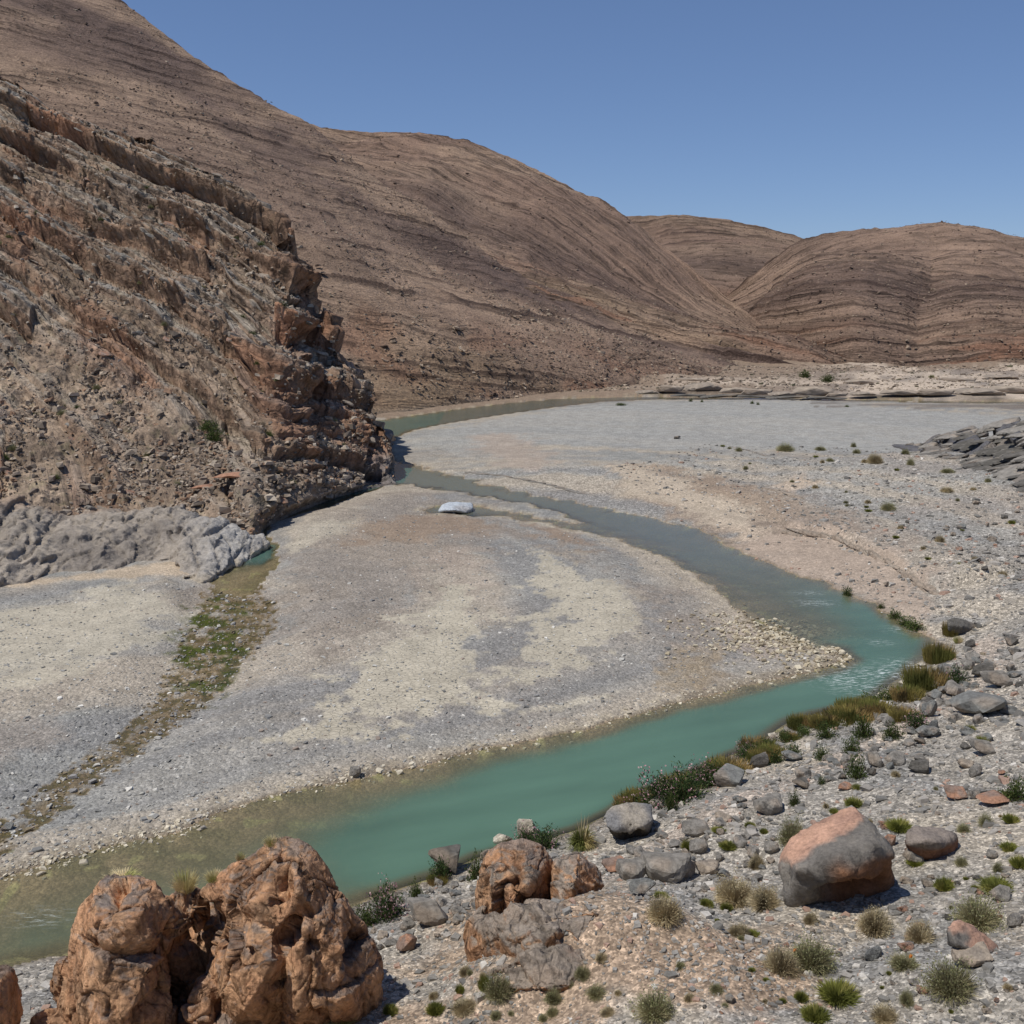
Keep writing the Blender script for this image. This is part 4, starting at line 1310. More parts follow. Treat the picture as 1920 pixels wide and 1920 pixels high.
def weather_shelf(P, N):
    x, y, z = P.T
    u = x * .5 + z * .85; w = (x * .85 - z * .6 + y * .2)
    gro = 1 - ss(np.abs(n3(u * .25 + 5, w * .6, y * .15)), 0, .10)
    gr2 = 1 - ss(np.abs(n3(u * .6 + 25, w * 1.4, y * .3)), 0, .12)
    fa, _ = facets(u * .25, y * .3, w * .5, 3, 1.0)
    d1 = .26 * fa - .28 * gro + .25 * fb3(x * .3, y * .3, z * .3, 3)
    return d1, -.14 * gr2 + .10 * fb3(x * 1.3, y * 1.3, z * 1.3, 4, .6), (gro, gr2, P)


def colour_shelf(P, N, info):
    x, y, z = P.T
    gro, gr2, _ = info
    c = mix(np.broadcast_to(lin(176, 162, 144), x.shape + (3,)), lin(154, 142, 128), ss(fb3(x * .15, y * .15, z * .15, 4), -.3, .4))
    px_ = x / y * F + 960
    c = mix(c, lin(184, 178, 168), ss(px_, 290, 430) * ss(z, 5, 3))
    c = mix(c, lin(200, 182, 152), .7 * ss(z, .9, .2) * ss(n2(x * .3, y * .3), -.2, .3))
    c = mix(c, lin(178, 148, 120), .8 * ss(z + 1.5 * fb3(x * .2, y * .2, z * .2, 3), 3.6, 5.6))
    return mix(c, lin(126, 114, 100), .40 * np.clip(gro + .5 * gr2, 0, 1))


shelf, _, _ = blob_rock('rock_shelf', SHB, .2, weather_shelf, colour_shelf, M_shelf)
tag(shelf, 'pale grey fluted rock shelf along the foot of the spur beside the side pool', 'rock shelf')

# middle outcrop
mx_, my_, mz_ = hit(1050, 1800)


def colour_mid(P, N, info):
    x, y, z = P.T
    c = colour_orange(P, N, info)
    c = mix(c, lin(166, 150, 132), .9 * ss(N[:, 2] + .8 * fb3(x * .7, y * .7, z * .7, 3) - .55 * ss(y, DM + 2.6, DM + 4.2), .10, .5))
    return c


HOLLOWS.clear()
DM = my_
MID = [(975, 1650, 56, 54, DM + 4.6, 1.5), (932, 1690, 36, 70, DM + 3.6, 1.2), (1012, 1634, 40, 38, DM + 4.8, 1.2), (945, 1630, 26, 32, DM + 4.7, .9), (1085, 1662, 48, 54, DM + 3.7, 1.3), (1040, 1690, 60, 50, DM + 3.7, 1.3), (1112, 1656, 24, 40, DM + 3.7, .9),
       (908, 1760, 26, 50, DM + 2.3, 1.0), (960, 1750, 74, 62, DM + 2.4, 1.7), (1060, 1752, 92, 56, DM + 2.1, 1.8), (1000, 1810, 108, 54, DM + .9, 1.9), (912, 1830, 30, 56, DM + 1.1, 1.0), (1120, 1800, 92, 50, DM + 1.0, 1.8),
       (1172, 1762, 46, 42, DM + 1.8, 1.3), (1200, 1845, 86, 38, DM + .1, 1.7), (1010, 1875, 90, 42, DM - .3, 1.6), (928, 1870, 42, 44, DM + .2, 1.0), (1110, 1880, 80, 36, DM - .3, 1.4)]
MIDH = [hull([(918, 1606), (940, 1588), (978, 1580), (1016, 1592), (1036, 1622), (1042, 1680), (1000, 1740), (930, 1760), (902, 1740), (896, 1680), (904, 1636)], DM + 4.6, [(930, 1650, -1.2), (990, 1650, -1.4), (960, 1700, -1.8)], 2.0),
        hull([(1042, 1620), (1084, 1604), (1112, 1626), (1130, 1664), (1120, 1702), (1060, 1722), (1036, 1690)], DM + 4.2, [(1080, 1650, -1.3), (1060, 1690, -1.3)], 1.8),
        hull([(896, 1740), (960, 1690), (1060, 1690), (1120, 1720), (1150, 1790), (1060, 1840), (930, 1860), (888, 1820)], DM + 1.9, [(940, 1760, -1.2), (1040, 1750, -1.5), (980, 1810, -1.9)], 2.6),
        hull([(900, 1830), (1000, 1780), (1120, 1780), (1180, 1830), (1150, 1900), (1000, 1920), (910, 1910)], DM + .1, [(960, 1860, -1.0), (1060, 1850, -1.2)], 2.6)]
MIDH.append(hull([(1030, 1712), (1120, 1700), (1200, 1752), (1270, 1822), (1290, 1880), (1150, 1905), (1050, 1870)], DM + 1.3, [(1080, 1760, -.9), (1160, 1800, -1.2), (1120, 1850, -1.4)], 2.6))
MID = [(1172, 1768, 40, 34, DM + 1.9, 1.2), (1200, 1850, 80, 32, DM + .1, 1.6), (905, 1760, 20, 40, DM + 2.4, .8)]
midrock, MP, MN = blob_rock('rock_outcrop', MID, .055, lambda P, N: tuple(a * 1.0 if not isinstance(a, tuple) else a for a in weather_orange(P, N)), colour_mid, M_orange, MIDH)
tag(midrock, 'orange and grey rock outcrop with twin heads rising from the scree in the lower middle', 'rock outcrop')

# ------------------------------------------------------------------ boulders
def hull_mesh(pts, cuts, seed, amp, name, colf, mat, hollow=()):
    bm = bmesh.new()
    for p in pts: bm.verts.new(p)
    r = bmesh.ops.convex_hull(bm, input=bm.verts)
    bmesh.ops.delete(bm, geom=[e for e in r['geom_interior'] if isinstance(e, bmesh.types.BMVert)], context='VERTS')
    loose = [v for v in bm.verts if not v.link_faces]
    if loose: bmesh.ops.delete(bm, geom=loose, context='VERTS')
    bmesh.ops.dissolve_limit(bm, angle_limit=math.radians(6), verts=bm.verts, edges=bm.edges)
    size = max((v.co.length for v in bm.verts))
    bmesh.ops.triangulate(bm, faces=bm.faces)
    L = size * (.42, .30, .20, .14, .055, .042)[cuts]
    for _ in range(5):
        el = [e for e in bm.edges if e.calc_length() > L * 1.4]
        if not el: break
        bmesh.ops.subdivide_edges(bm, edges=el, cuts=1)
        bmesh.ops.triangulate(bm, faces=[f for f in bm.faces if len(f.verts) > 3])
    bmesh.ops.beautify_fill(bm, faces=bm.faces, edges=bm.edges)
    for _ in range(1 if cuts < 4 else 2):
        bmesh.ops.smooth_vert(bm, verts=bm.verts, factor=.35, use_axis_x=True, use_axis_y=True, use_axis_z=True)
    bm.normal_update()
    P = np.array([v.co[:] for v in bm.verts]); N = np.array([v.normal[:] for v in bm.verts])
    k = 1.0 / size
    x, y, z = (P * k).T
    d = amp * size * (.5 * fb3(x * 1.6 + seed, y * 1.6, z * 1.6, 3) + .35 * (1 - 2 * np.abs(fb3(x * 3 + seed, y * 3, z * 5, 3))) * .5 + .2 * fb3(x * 7, y * 7 + seed, z * 9, 2))
    if cuts >= 4:
        fa, _ = facets(x * 2.2 + seed, y * 2.2, z * 3.0, 1); fb, _ = facets(x * 6 + seed, y * 6, z * 8, 2)
        d = d * .35 + size * (amp * .55 * fa + amp * .40 * fb) + size * amp * .22 * (1 - 2 * np.abs(fb3(x * 5 + seed, y * 5, z * 9 - x * 3, 3)))
    for hx, hz, r, dep in hollow:
        q = ((P[:, 0] - hx) ** 2 + ((P[:, 2] - hz) * 1.25) ** 2) / (r * r)
        d = d - dep * (1 - ss(q, .35, 1.15)) * (N[:, 1] < .15)
    P = P + N * d[:, None]
    for v, p in zip(bm.verts, P): v.co = p
    for f in bm.faces: f.smooth = cuts >= 4
    me = bpy.data.meshes.new(name); bm.to_mesh(me); bm.free()
    me.materials.append(mat)
    add_attrs(me, colf(P, N, size))
    return me


ROCKCOL = {'grey': (lin(150, 143, 132), lin(130, 124, 114)), 'blue': (lin(134, 134, 128), lin(118, 118, 114)), 'dark': (lin(112, 107, 99), lin(96, 92, 84)),
           'tan': (lin(176, 158, 136), lin(150, 136, 120)), 'cream': (lin(214, 202, 178), lin(190, 176, 150)), 'orange': (lin(186, 132, 100), lin(150, 124, 108)), 'white': (lin(196, 204, 210), lin(172, 178, 182))}


def colf_for(kind, seed):
    a, b = ROCKCOL[kind]

    def f(P, N, size):
        x, y, z = (P / size * 1.3).T
        c = mix(np.broadcast_to(a, P.shape), b, ss(fb3(x + seed, y, z, 4), -.25, .35))
        if kind != 'orange':
            c = mix(c, lin(168, 146, 122), .5 * ss(n3(x * .8, y * .8 + seed, z), .15, .45))
        return c
    return f


def rand_pts(seed, n=13, flat=(1, .85, .7)):
    r = np.random.default_rng(seed)
    p = r.normal(size=(n, 3)); p /= np.linalg.norm(p, axis=1, keepdims=True)
    p = np.sign(p) * np.abs(p) ** .75
    return p * np.array(flat) * r.uniform(.82, 1.05, (n, 1)) * .5 * 1.15


VARIANTS = {}
for kind in ('grey', 'blue', 'dark', 'tan', 'cream', 'orange'):
    VARIANTS[kind] = []
    for i in range(4 if kind in ('grey', 'blue', 'dark') else 3):
        sd = hash_ = sum(map(ord, kind)) * 7 + i * 13
        VARIANTS[kind].append(hull_mesh(rand_pts(sd, 12 + i * 2, (1, .8 + .1 * (i % 2), .62 + .1 * (i % 3))), 2, sd % 50, .05, 'boulder_' + kind, colf_for(kind, i * 3.1), M_boulder))


def place_rock(x, y, z, w, h, kind, rot, tilt=(0, 0), sink=.12, idx=None, name='boulder'):
    me = VARIANTS[kind][(idx if idx is not None else random.randrange(9)) % len(VARIANTS[kind])]
    o = link(name, me)
    o.location = (x, y, z + h * (.5 - sink))
    o.scale = (w, w * random.uniform(.75, 1.05), h / .72)
    o.rotation_euler = (tilt[0], tilt[1], rot)
    return o


TAKEN = []


def custom(name, pts, anchor, label, seed, amp, colf, cuts=4, mat=None, hollow=()):
    """boulder from hull points given as (photo x, photo y, metres nearer(-)/farther(+) than the anchor depth)"""
    x0, y0, z0 = hit(*anchor)
    P = []
    for px, py, dd in pts:
        x, y, z = at_depth(px, py, y0 + dd * 1.2)
        P.append((x - x0, y - y0, z - z0))
    hs = []
    for px, py, r, dep in hollow:
        x, y, z = at_depth(px, py, y0 - .5); hs.append((x - x0, z - z0, r * mpp(y0, z0), dep))
    me = hull_mesh(P, cuts, seed, amp, name, colf, mat or M_boulder, hs)
    o = link('boulder', me, loc=(x0, y0, z0))
    TAKEN.append((x0, y0, 2.2))
    return tag(o, label, 'boulder')


def col_big(P, N, size):
    x, y, z = (P / size).T
    s = (P[:, 0].max() - P[:, 0].min()) / 215
    xp, zp = P[:, 0] / s, (P[:, 2] * .875 + P[:, 1] * .485) / s
    w = 14 * fb3(x * 4, y * 4, z * 4, 3)
    c = mix(np.broadcast_to(lin(142, 134, 122), P.shape), lin(118, 112, 104), ss(fb3(x * 3, y * 3, z * 3, 4), -.3, .4))
    t = ss((zp - 55) - .56 * (xp + 70) + w, -3, 6)
    c = mix(c, mix(np.broadcast_to(lin(214, 160, 128), P.shape), lin(190, 142, 116), ss(n3(x * 6, y * 6, z * 6), -.2, .5)), t)
    lo = ss(zp + w, 72, 56) * ss(xp + w, -25, 5)
    c = mix(c, lin(150, 98, 62), lo * .9)
    return mix(c, lin(186, 124, 86), .9 * ss(xp + w * .5, -76, -84))


custom('big_boulder', [(1602, 1512, 1.5), (1642, 1548, 1.3), (1560, 1530, 1.6), (1484, 1572, 1.0), (1466, 1605, .6), (1492, 1628, -.5), (1560, 1606, -.7), (1640, 1585, -.6), (1668, 1600, -.3), (1674, 1640, .2), (1600, 1640, -1.0),
                       (1560, 1660, -.8), (1672, 1692, .6), (1500, 1698, 0), (1478, 1702, .1), (1560, 1694, .35), (1620, 1694, .6), (1640, 1560, 2.8), (1500, 1590, 2.8), (1670, 1670, 2.8), (1480, 1690, 2.6), (1600, 1520, 2.4)],
       (1560, 1696), 'largest lone boulder on the scree, orange top and grey front with a dark hollow beneath', 3, .045, col_big, 5, None, ((1592, 1672, 50, 1.2), (1635, 1672, 34, .7), (1548, 1670, 22, .4)))


def col_pale(P, N, size):
    x, y, z = (P / size).T
    c = mix(np.broadcast_to(lin(172, 160, 142), P.shape), lin(138, 136, 134), ss(fb3(x * 1.5, y * 1.5, z * 1.5, 3), -.2, .4))
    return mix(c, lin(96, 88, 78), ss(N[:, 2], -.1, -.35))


custom('overhung_boulder', [(1135, 1525, .2), (1150, 1512, .6), (1185, 1503, .9), (1222, 1508, 1.0), (1225, 1535, .3), (1215, 1560, .2), (1190, 1562, -.5), (1160, 1568, -.5), (1138, 1550, -.2), (1148, 1562, 0.2), (1175, 1580, .7), (1212, 1576, .9), (1200, 1582, 1.8), (1215, 1520, 2.4), (1145, 1530, 2.2), (1150, 1570, 2.0)],
       (1180, 1578), 'pale wedge-shaped boulder by the water with a black hollow under its front', 9, .03, col_pale, 4, None, ((1182, 1574, 30, .5),))
custom('dark_block', [(1776, 1162, 0), (1790, 1158, .8), (1826, 1168, 1.0), (1833, 1175, .8), (1832, 1185, .5), (1800, 1190, -.1), (1778, 1182, -.2), (1780, 1172, -.3), (1800, 1175, -.4), (1828, 1186, 1.6), (1785, 1180, 1.8), (1790, 1160, 2.0)],
       (1800, 1189), 'dark grey block standing alone above the river bend on the right', 12, .03, colf_for('dark', 4))
custom('white_rock', [(820, 960, 0), (828, 946, .8), (842, 941, 1.5), (868, 941, 1.8), (886, 943, 1.8), (888, 952, .8), (884, 961, .4), (878, 962, -.3), (850, 956, -1.0), (835, 957, -.8), (830, 958, 3), (885, 957, 3.4), (845, 942, 3.2), (878, 943, 3.2)],
       (855, 962), 'white-blue slab boulder lying in the slot of water on the central gravel bar', 15, .02, colf_for('white', 2))
custom('split_boulder', [(1776, 1740, 0), (1788, 1725, .2), (1800, 1725, .2), (1840, 1745, .4), (1872, 1772, .3), (1878, 1795, .2), (1868, 1802, .3), (1830, 1790, -.3), (1795, 1775, -.3), (1778, 1772, -.1), (1780, 1768, .8), (1860, 1795, 1.1), (1800, 1728, .9)],
       (1820, 1796), 'salmon-topped wedge boulder in front of a large bush at the lower right', 18, .03,
       lambda P, N, size: mix(np.broadcast_to(lin(124, 118, 110), P.shape), lin(204, 154, 126), ss(N[:, 2] + P[:, 0] * .35 + .3 * n3(*(P * 3).T), .45, .7)))
custom('brown_block', [(1700, 1560, .2), (1715, 1550, .5), (1760, 1552, .6), (1795, 1565, .4), (1792, 1590, .3), (1785, 1610, .3), (1740, 1610, 0), (1712, 1602, 0), (1702, 1580, -.1), (1760, 1580, -.4), (1700, 1600, 1.2), (1790, 1605, 1.4), (1780, 1560, 1.4)],
       (1750, 1609), 'low brown boulder with banded lower face right of the largest boulder', 21, .05, lambda P, N, size: mix(np.broadcast_to(lin(148, 134, 122), P.shape), lin(150, 104, 78), ss(P[:, 2] / P[:, 2].max() + .2 * n3(*(P * 2).T), .65, .45)))

HAND = [  # photo x, photo y of the foot, width px, height px, kind, label
    (852, 1640, 84, 52, 'dark', 'dark grey rounded boulder at the shore with a pink oleander in front'),
    (985, 1572, 38, 36, 'cream', 'pale upright stone behind the oleander left of the spiky tussock'),
    (942, 1585, 38, 26, 'cream', 'cream boulder standing in the water off the middle outcrop'),
    (915, 1620, 34, 26, 'tan', 'pale pointed stone between dark shore boulder and middle outcrop'),
    (806, 1738, 86, 52, 'grey', 'broad grey boulder on the scree between the two orange outcrops'),
    (762, 1745, 30, 20, 'grey', 'small grey stone left of the broad grey boulder'),
    (762, 1788, 36, 34, 'orange', 'small pinkish-grey stone low on the scree between the outcrops'),
    (1248, 1655, 96, 52, 'grey', 'long grey hollowed boulder right of the middle outcrop'),
    (1158, 1636, 50, 24, 'orange', 'flat orange-topped slab right of the middle outcrop'),
    (1288, 1650, 48, 34, 'tan', 'tan stone at the right end of the long hollowed boulder'),
    (1325, 1640, 44, 22, 'tan', 'flat tan stone pointing right beside a dry bush'),
    (1185, 1652, 60, 40, 'grey', 'grey stone wedged left of the long hollowed boulder'),
    (1206, 1682, 52, 36, 'blue', 'bluish stone below the long hollowed boulder'),
    (1235, 1515, 34, 18, 'grey', 'small grey stone tucked behind the pale wedge boulder'),
    (1305, 1568, 50, 24, 'grey', 'low grey stone right of the pale wedge boulder'),
    (1447, 1528, 54, 36, 'grey', 'rounded grey boulder above the largest boulder on its left'),
    (1510, 1478, 42, 17, 'dark', 'flat dark stone with shadowed underside below the oleander row'),
    (1370, 1475, 56, 36, 'blue', 'blue-grey boulder at the right end of the oleander thicket'),
    (1425, 1440, 40, 24, 'dark', 'dark stone in the row just above the river edge'),
    (1488, 1428, 36, 16, 'blue', 'flat bluish slab beside small green shrubs near the shore'),
    (1645, 1440, 36, 34, 'grey', 'rounded grey boulder by the sandy track'),
    (1682, 1434, 36, 22, 'grey', 'grey stone touching the rounded boulder on the track'),
    (1730, 1450, 40, 22, 'dark', 'grey stone with dark underside right of the track'),
    (1745, 1385, 40, 22, 'blue', 'bluish stone above the track near the bend'),
    (1852, 1416, 54, 28, 'grey', 'grey wedge stone high on the right slope'),
    (1815, 1440, 28, 16, 'tan', 'small tan stone on the right slope'),
    (1830, 1456, 26, 18, 'grey', 'small grey stone under the tan one on the right slope'),
    (1848, 1345, 90, 40, 'blue', 'long blue-grey slab pile on the right slope'),
    (1880, 1290, 60, 34, 'grey', 'grey block at the right edge above the long slab'),
    (1790, 1305, 40, 26, 'grey', 'grey block on the slope right of the pink shrub'),
    (1848, 1268, 44, 22, 'dark', 'dark low slab near the upper right of the scree'),
    (1780, 1270, 34, 24, 'blue', 'bluish stone just right of the pink shrub'),
    (1745, 1345, 30, 38, 'blue', 'upright pale blue stone among the riverside grasses'),
    (1900, 1210, 26, 16, 'dark', 'dark stone near the right edge level with the bend'),
    (1820, 1215, 22, 14, 'dark', 'small dark stone below the lone dark block'),
    (1660, 1555, 22, 14, 'orange', 'orange-pink stone behind the largest boulder'),
    (1672, 1590, 26, 26, 'orange', 'reddish stone against the right side of the largest boulder'),
    (1586, 1482, 26, 12, 'orange', 'small orange slab uphill of the largest boulder'),
    (1800, 1500, 44, 22, 'orange', 'low orange and grey stone on the upper right scree'),
    (1830, 1498, 22, 20, 'grey', 'grey stone next to the low orange one'),
    (1872, 1512, 60, 14, 'orange', 'flat salmon slab nearly buried near the right edge'),
    (1716, 1620, 36, 36, 'grey', 'grey stone with green tuft left of the brown boulder'),
    (1905, 1738, 28, 22, 'grey', 'grey stone at the right edge beside a large bush'),
    (1830, 1810, 70, 30, 'tan', 'pale mound-like boulder under the salmon-topped wedge'),
    (1745, 1668, 30, 22, 'grey', 'grey stone right of the foot of the largest boulder'),
    (1880, 1690, 36, 26, 'grey', 'round grey stone beside flat green shrub at right'),
    (1640, 1800, 34, 22, 'blue', 'bluish flat stone below the largest boulder'),
    (1700, 1785, 30, 14, 'orange', 'little orange stone beside the flat bluish one'),
    (1118, 1766, 26, 20, 'orange', 'rounded orange stone lying on the middle outcrop'),
    (12, 1558, 22, 13, 'blue', 'blue stone in the algae stream at the left edge'),
    (665, 1458, 22, 20, 'grey', 'grey boulder on the shore of the central bar among pale stones'),
    (1665, 1100, 16, 10, 'tan', 'tan stone on the brown flat above the bend'),
    (1635, 1040, 14, 9, 'tan', 'small tan stone on the brown flat by the cut scarp'),
    (1805, 992, 18, 10, 'blue', 'bluish stone on the far right flats'),
    (1702, 981, 8, 5, 'dark', 'tiny dark stone on the grey flats'),
    (1270, 823, 12, 6, 'dark', 'small dark stone on the far gravel bar'),
]
for i, (px, py, w, h, kind, lab) in enumerate(HAND):
    if 'lying on the middle' in lab:
        k = np.argmin(np.abs(MP[:, 0] / MP[:, 1] - rays(px, py)[0]) + np.abs((MP[:, 2] - CH) / MP[:, 1] - rays(px, py)[1]) + .02 * MP[:, 1] / 30)
        x, y, z = map(float, MP[k])
    else:
        x, y, z = hit(px, py)
    s = mpp(y, z)
    o = place_rock(x, y + w * s * .3, max(z, -.1), w * s * 1.08, h * s * 1.12, kind, random.uniform(-.5, .5) + (math.pi if i % 2 else 0), (random.uniform(-.12, .12), random.uniform(-.15, .15)), .15, i)
    tag(o, lab, 'rock')
    TAKEN.append((x, y, w * s * .6))

# pale flat blocks lining the rapids, more grey blocks on the slope: the countable rest
LM = [('largest boulder', 1570, 1610), ('pale wedge boulder', 1180, 1540), ('brown banded boulder', 1745, 1590), ('salmon-topped wedge boulder', 1820, 1770), ('middle orange outcrop', 1040, 1720),
      ('foreground orange outcrop', 560, 1740), ('oleander thicket', 1280, 1480), ('lone dark block', 1800, 1175), ('rapids', 1620, 1280), ('rounded track boulder', 1645, 1430), ('long hollowed boulder', 1248, 1640),
      ('round green tuft', 1770, 1655), ('wide bright green cushion', 1572, 1865), ('lowest right bush', 1782, 1840), ('large upper right bush', 1832, 1715), ('wide grey-green bush', 1520, 1795), ('slab outcrop', 1860, 850),
      ('cut scarp', 1620, 1030), ('grey-blue slab pile', 1848, 1340), ('pink-topped lone oleander', 1793, 1275), ('right edge dark bush', 1905, 1480), ('broad grey boulder', 806, 1720), ('tall shore oleander', 726, 1695),
      ('grey wedge stone', 1852, 1410), ('blue-grey thicket boulder', 1370, 1470), ('bottom middle bush', 1226, 1890), ('long flat green shrub', 1868, 1660), ('yellowish far bush', 1472, 840), ('long orange slab', 455, 905),
      ('prow of the spur', 720, 860), ('grey rock shelf', 200, 1000), ('big spur bush', 395, 800), ('spur cliff edge', 570, 520), ('spur crest at upper left', 60, 260), ('left frame edge', 10, 620), ('olive grass patch', 1735, 1280)]
SEEN = {}


def where_from(l, px, py, what):
    n, lx, ly = l
    dx, dy = px - lx, py - ly
    d = math.hypot(dx, dy)
    near = 'right beside' if d < 45 else 'a little' if d < 95 else 'well'
    side = ('left' if dx < 0 else 'right') if abs(dx) > abs(dy) * 2 else (('below' if dy > 0 else 'above') if abs(dy) > abs(dx) * 2 else ('lower left' if dx < 0 else 'lower right') if dy > 0 else ('upper left' if dx < 0 else 'upper right'))
    if near == 'right beside':
        rel = {'left': 'close on the left of', 'right': 'close on the right of', 'below': 'directly below', 'above': 'directly above'}.get(side, 'close to the ' + side + ' of')
    else:
        rel = near + ' ' + {'left': 'to the left of', 'right': 'to the right of', 'below': 'below', 'above': 'above'}.get(side, 'to the ' + side + ' of')
    return f'{what} {rel} the {n}'


def where(px, py, what):
    """says where a thing lies from the nearest landmark; from the next one when that wording is already taken"""
    near = sorted(LM, key=lambda l: (l[1] - px) ** 2 + (l[2] - py) ** 2)[:4]
    for l in near:
        t = where_from(l, px, py, what)
        if t not in SEEN:
            SEEN[t] = 1
            return t
    return where_from(near[0], px, py, what)


def region_rocks(n, poly, z0, wpx, kinds, label, group, hmul=.6, sinkz=.15):
    P = np.array(poly, float)
    cnt = 0; tries = 0
    while cnt < n and tries < n * 60:
        tries += 1
        px = random.uniform(P[:, 0].min(), P[:, 0].max()); py = random.uniform(P[:, 1].min(), P[:, 1].max())
        if sdist(np.array([px]), np.array([py]), P)[0] > 0: continue
        x, y, z = hit(px, py)
        w = random.uniform(*wpx) * (random.random() ** .6 * .6 + .55) * mpp(y, z)
        if any((x - a) ** 2 + (y - b) ** 2 < (r * .55 + w * .45) ** 2 for a, b, r in TAKEN): continue
        kd = random.choice(kinds); sw = w / mpp(y, z)
        hf = random.uniform(.62, 1.2)
        o = place_rock(x, y, max(z, -.08), w, w * hmul * hf, kd, random.uniform(0, 6.28), (random.uniform(-.2, .2), random.uniform(-.2, .2)), sinkz, name='rock')
        what = ('flat ' if hf < .8 else 'tall ' if hf > 1.05 else '') + ('small ' if sw < 13 else 'mid-sized ' if sw < 22 else 'big ') + {'grey': 'grey', 'blue': 'blue-grey', 'dark': 'dark grey', 'tan': 'tan', 'cream': 'pale cream', 'orange': 'orange'}[kd] + ' rock'
        tag(o, where(px, py, what), 'rock', group)
        TAKEN.append((x, y, w * .6)); cnt += 1


region_rocks(26, [(1530, 1345), (1600, 1318), (1680, 1290), (1730, 1230), (1752, 1235), (1700, 1300), (1640, 1335)], 0, (12, 26), ['cream', 'tan', 'cream'], 'pale flat block lining the water beside the rapids', 'pale blocks beside the rapids', .4)
region_rocks(14, [(1430, 1385), (1480, 1360), (1540, 1345), (1500, 1385), (1450, 1400)], 0, (14, 32), ['cream', 'tan', 'grey'], 'pale block at the shore below the riverside grass', 'pale blocks at the grassy shore', .5)
region_rocks(70, [(1600, 1390), (1760, 1280), (1860, 1200), (1919, 1230), (1919, 1400), (1760, 1420), (1600, 1470), (1480, 1460)], 0, (14, 34), ['grey', 'blue', 'dark', 'grey', 'blue'], 'grey angular block in the blocky scree above the river bend', 'grey blocks on the upper right scree', .62)
region_rocks(60, [(1110, 1600), (1230, 1560), (1450, 1480), (1460, 1660), (1300, 1700), (1130, 1620)], 0, (12, 34), ['grey', 'grey', 'tan', 'blue'], 'loose grey rock on the scree between middle outcrop and largest boulder', 'loose rocks right of the middle outcrop', .6)
region_rocks(34, [(680, 1720), (840, 1650), (900, 1640), (890, 1720), (780, 1780), (700, 1790)], 0, (14, 36), ['grey', 'blue', 'grey', 'tan'], 'grey stone in the rubble strip behind the foreground outcrops', 'stones between the orange outcrops', .6)
region_rocks(60, [(1700, 1500), (1919, 1440), (1919, 1900), (1620, 1900), (1500, 1780), (1690, 1700)], 0, (9, 26), ['grey', 'tan', 'grey', 'orange', 'dark'], 'small rock on the open scree at the lower right', 'small rocks on the lower right scree', .6)
region_rocks(16, [(1300, 1720), (1640, 1740), (1700, 1900), (1300, 1900)], 0, (9, 22), ['grey', 'tan', 'orange'], 'small rock in front of the largest boulder', 'small rocks below the largest boulder', .6)
region_rocks(20, [(1750, 950), (1919, 930), (1919, 1100), (1780, 1080)], 0, (8, 18), ['tan', 'orange', 'dark', 'grey'], 'small rock on the stony flat at the far right', 'rocks on the far right flat', .6)


# ------------------------------------------------------------------ loose stones (uncountable)
def stones(name, xs, ys_, sizes, cols, flat=.6, lift=.2, zs=None):
    n = len(xs)
    base = np.array([(-1, -.6, -.5), (1, -.7, -.5), (.8, .7, -.5), (-.7, .8, -.5), (-.75, -.6, .45), (.6, -.75, .5), (.75, .45, .4), (-.5, .65, .55)], np.float32) * .5
    fc = np.array([(0, 1, 5, 4), (1, 2, 6, 5), (2, 3, 7, 6), (3, 0, 4, 7), (4, 5, 6, 7)], np.int32)
    th = RNG.uniform(0, 6.28, n)
    jit = 1 + RNG.uniform(-.35, .35, (n, 8, 3))
    B = base[None] * jit
    B = B * sizes[:, None, None] * np.stack([np.ones(n), RNG.uniform(.6, 1, n), RNG.uniform(.5, 1.0, n) * flat * 1.4], -1)[:, None, :]
    cx, sx = np.cos(th)[:, None], np.sin(th)[:, None]
    X = B[..., 0] * cx - B[..., 1] * sx; Y = B[..., 0] * sx + B[..., 1] * cx
    Z = B[..., 2] + .3 * X * RNG.uniform(-1, 1, (n, 1))
    zz = gz(xs, ys_) if zs is None else zs
    Vv = np.stack([X + xs[:, None], Y + ys_[:, None], Z + (zz + sizes * lift * flat)[:, None]], -1)
    Ff = (fc[None] + (np.arange(n) * 8)[:, None, None]).reshape(-1, 4)
    Cc = np.repeat(cols[:, None, :], 8, 1)
    me = raw_mesh(name, Vv, Ff, 4, M_stone, Cc, smooth=False)
    return tag(link(name, me), kind='stuff')


def scatter_px(n, poly, z0, bias=0):
    """points spread over an area of the ground"""
    P = plan(poly, z0)
    xs, yy = [], []
    while len(xs) < n:
        x = RNG.uniform(P[:, 0].min(), P[:, 0].max(), n * 3); y = RNG.uniform(P[:, 1].min(), P[:, 1].max(), n * 3)
        # nearer ground shows finer stones: thin with distance
        keep = (sdist(x, y, P) < 0) & (RNG.uniform(size=len(x)) < (P[:, 1].min() / y) ** 2)
        xs.extend(x[keep]); yy.extend(y[keep])
    return np.array(xs[:n]), np.array(yy[:n])


def tint(n, table, w):
    T = np.array([lin(*t) for t in table]); k = RNG.choice(len(T), n, p=np.array(w) / sum(w))
    return T[k] * RNG.uniform(.8, 1.15, (n, 1))


GREYS = [(150, 145, 136), (128, 124, 116), (168, 160, 148), (208, 200, 186), (178, 142, 120)]
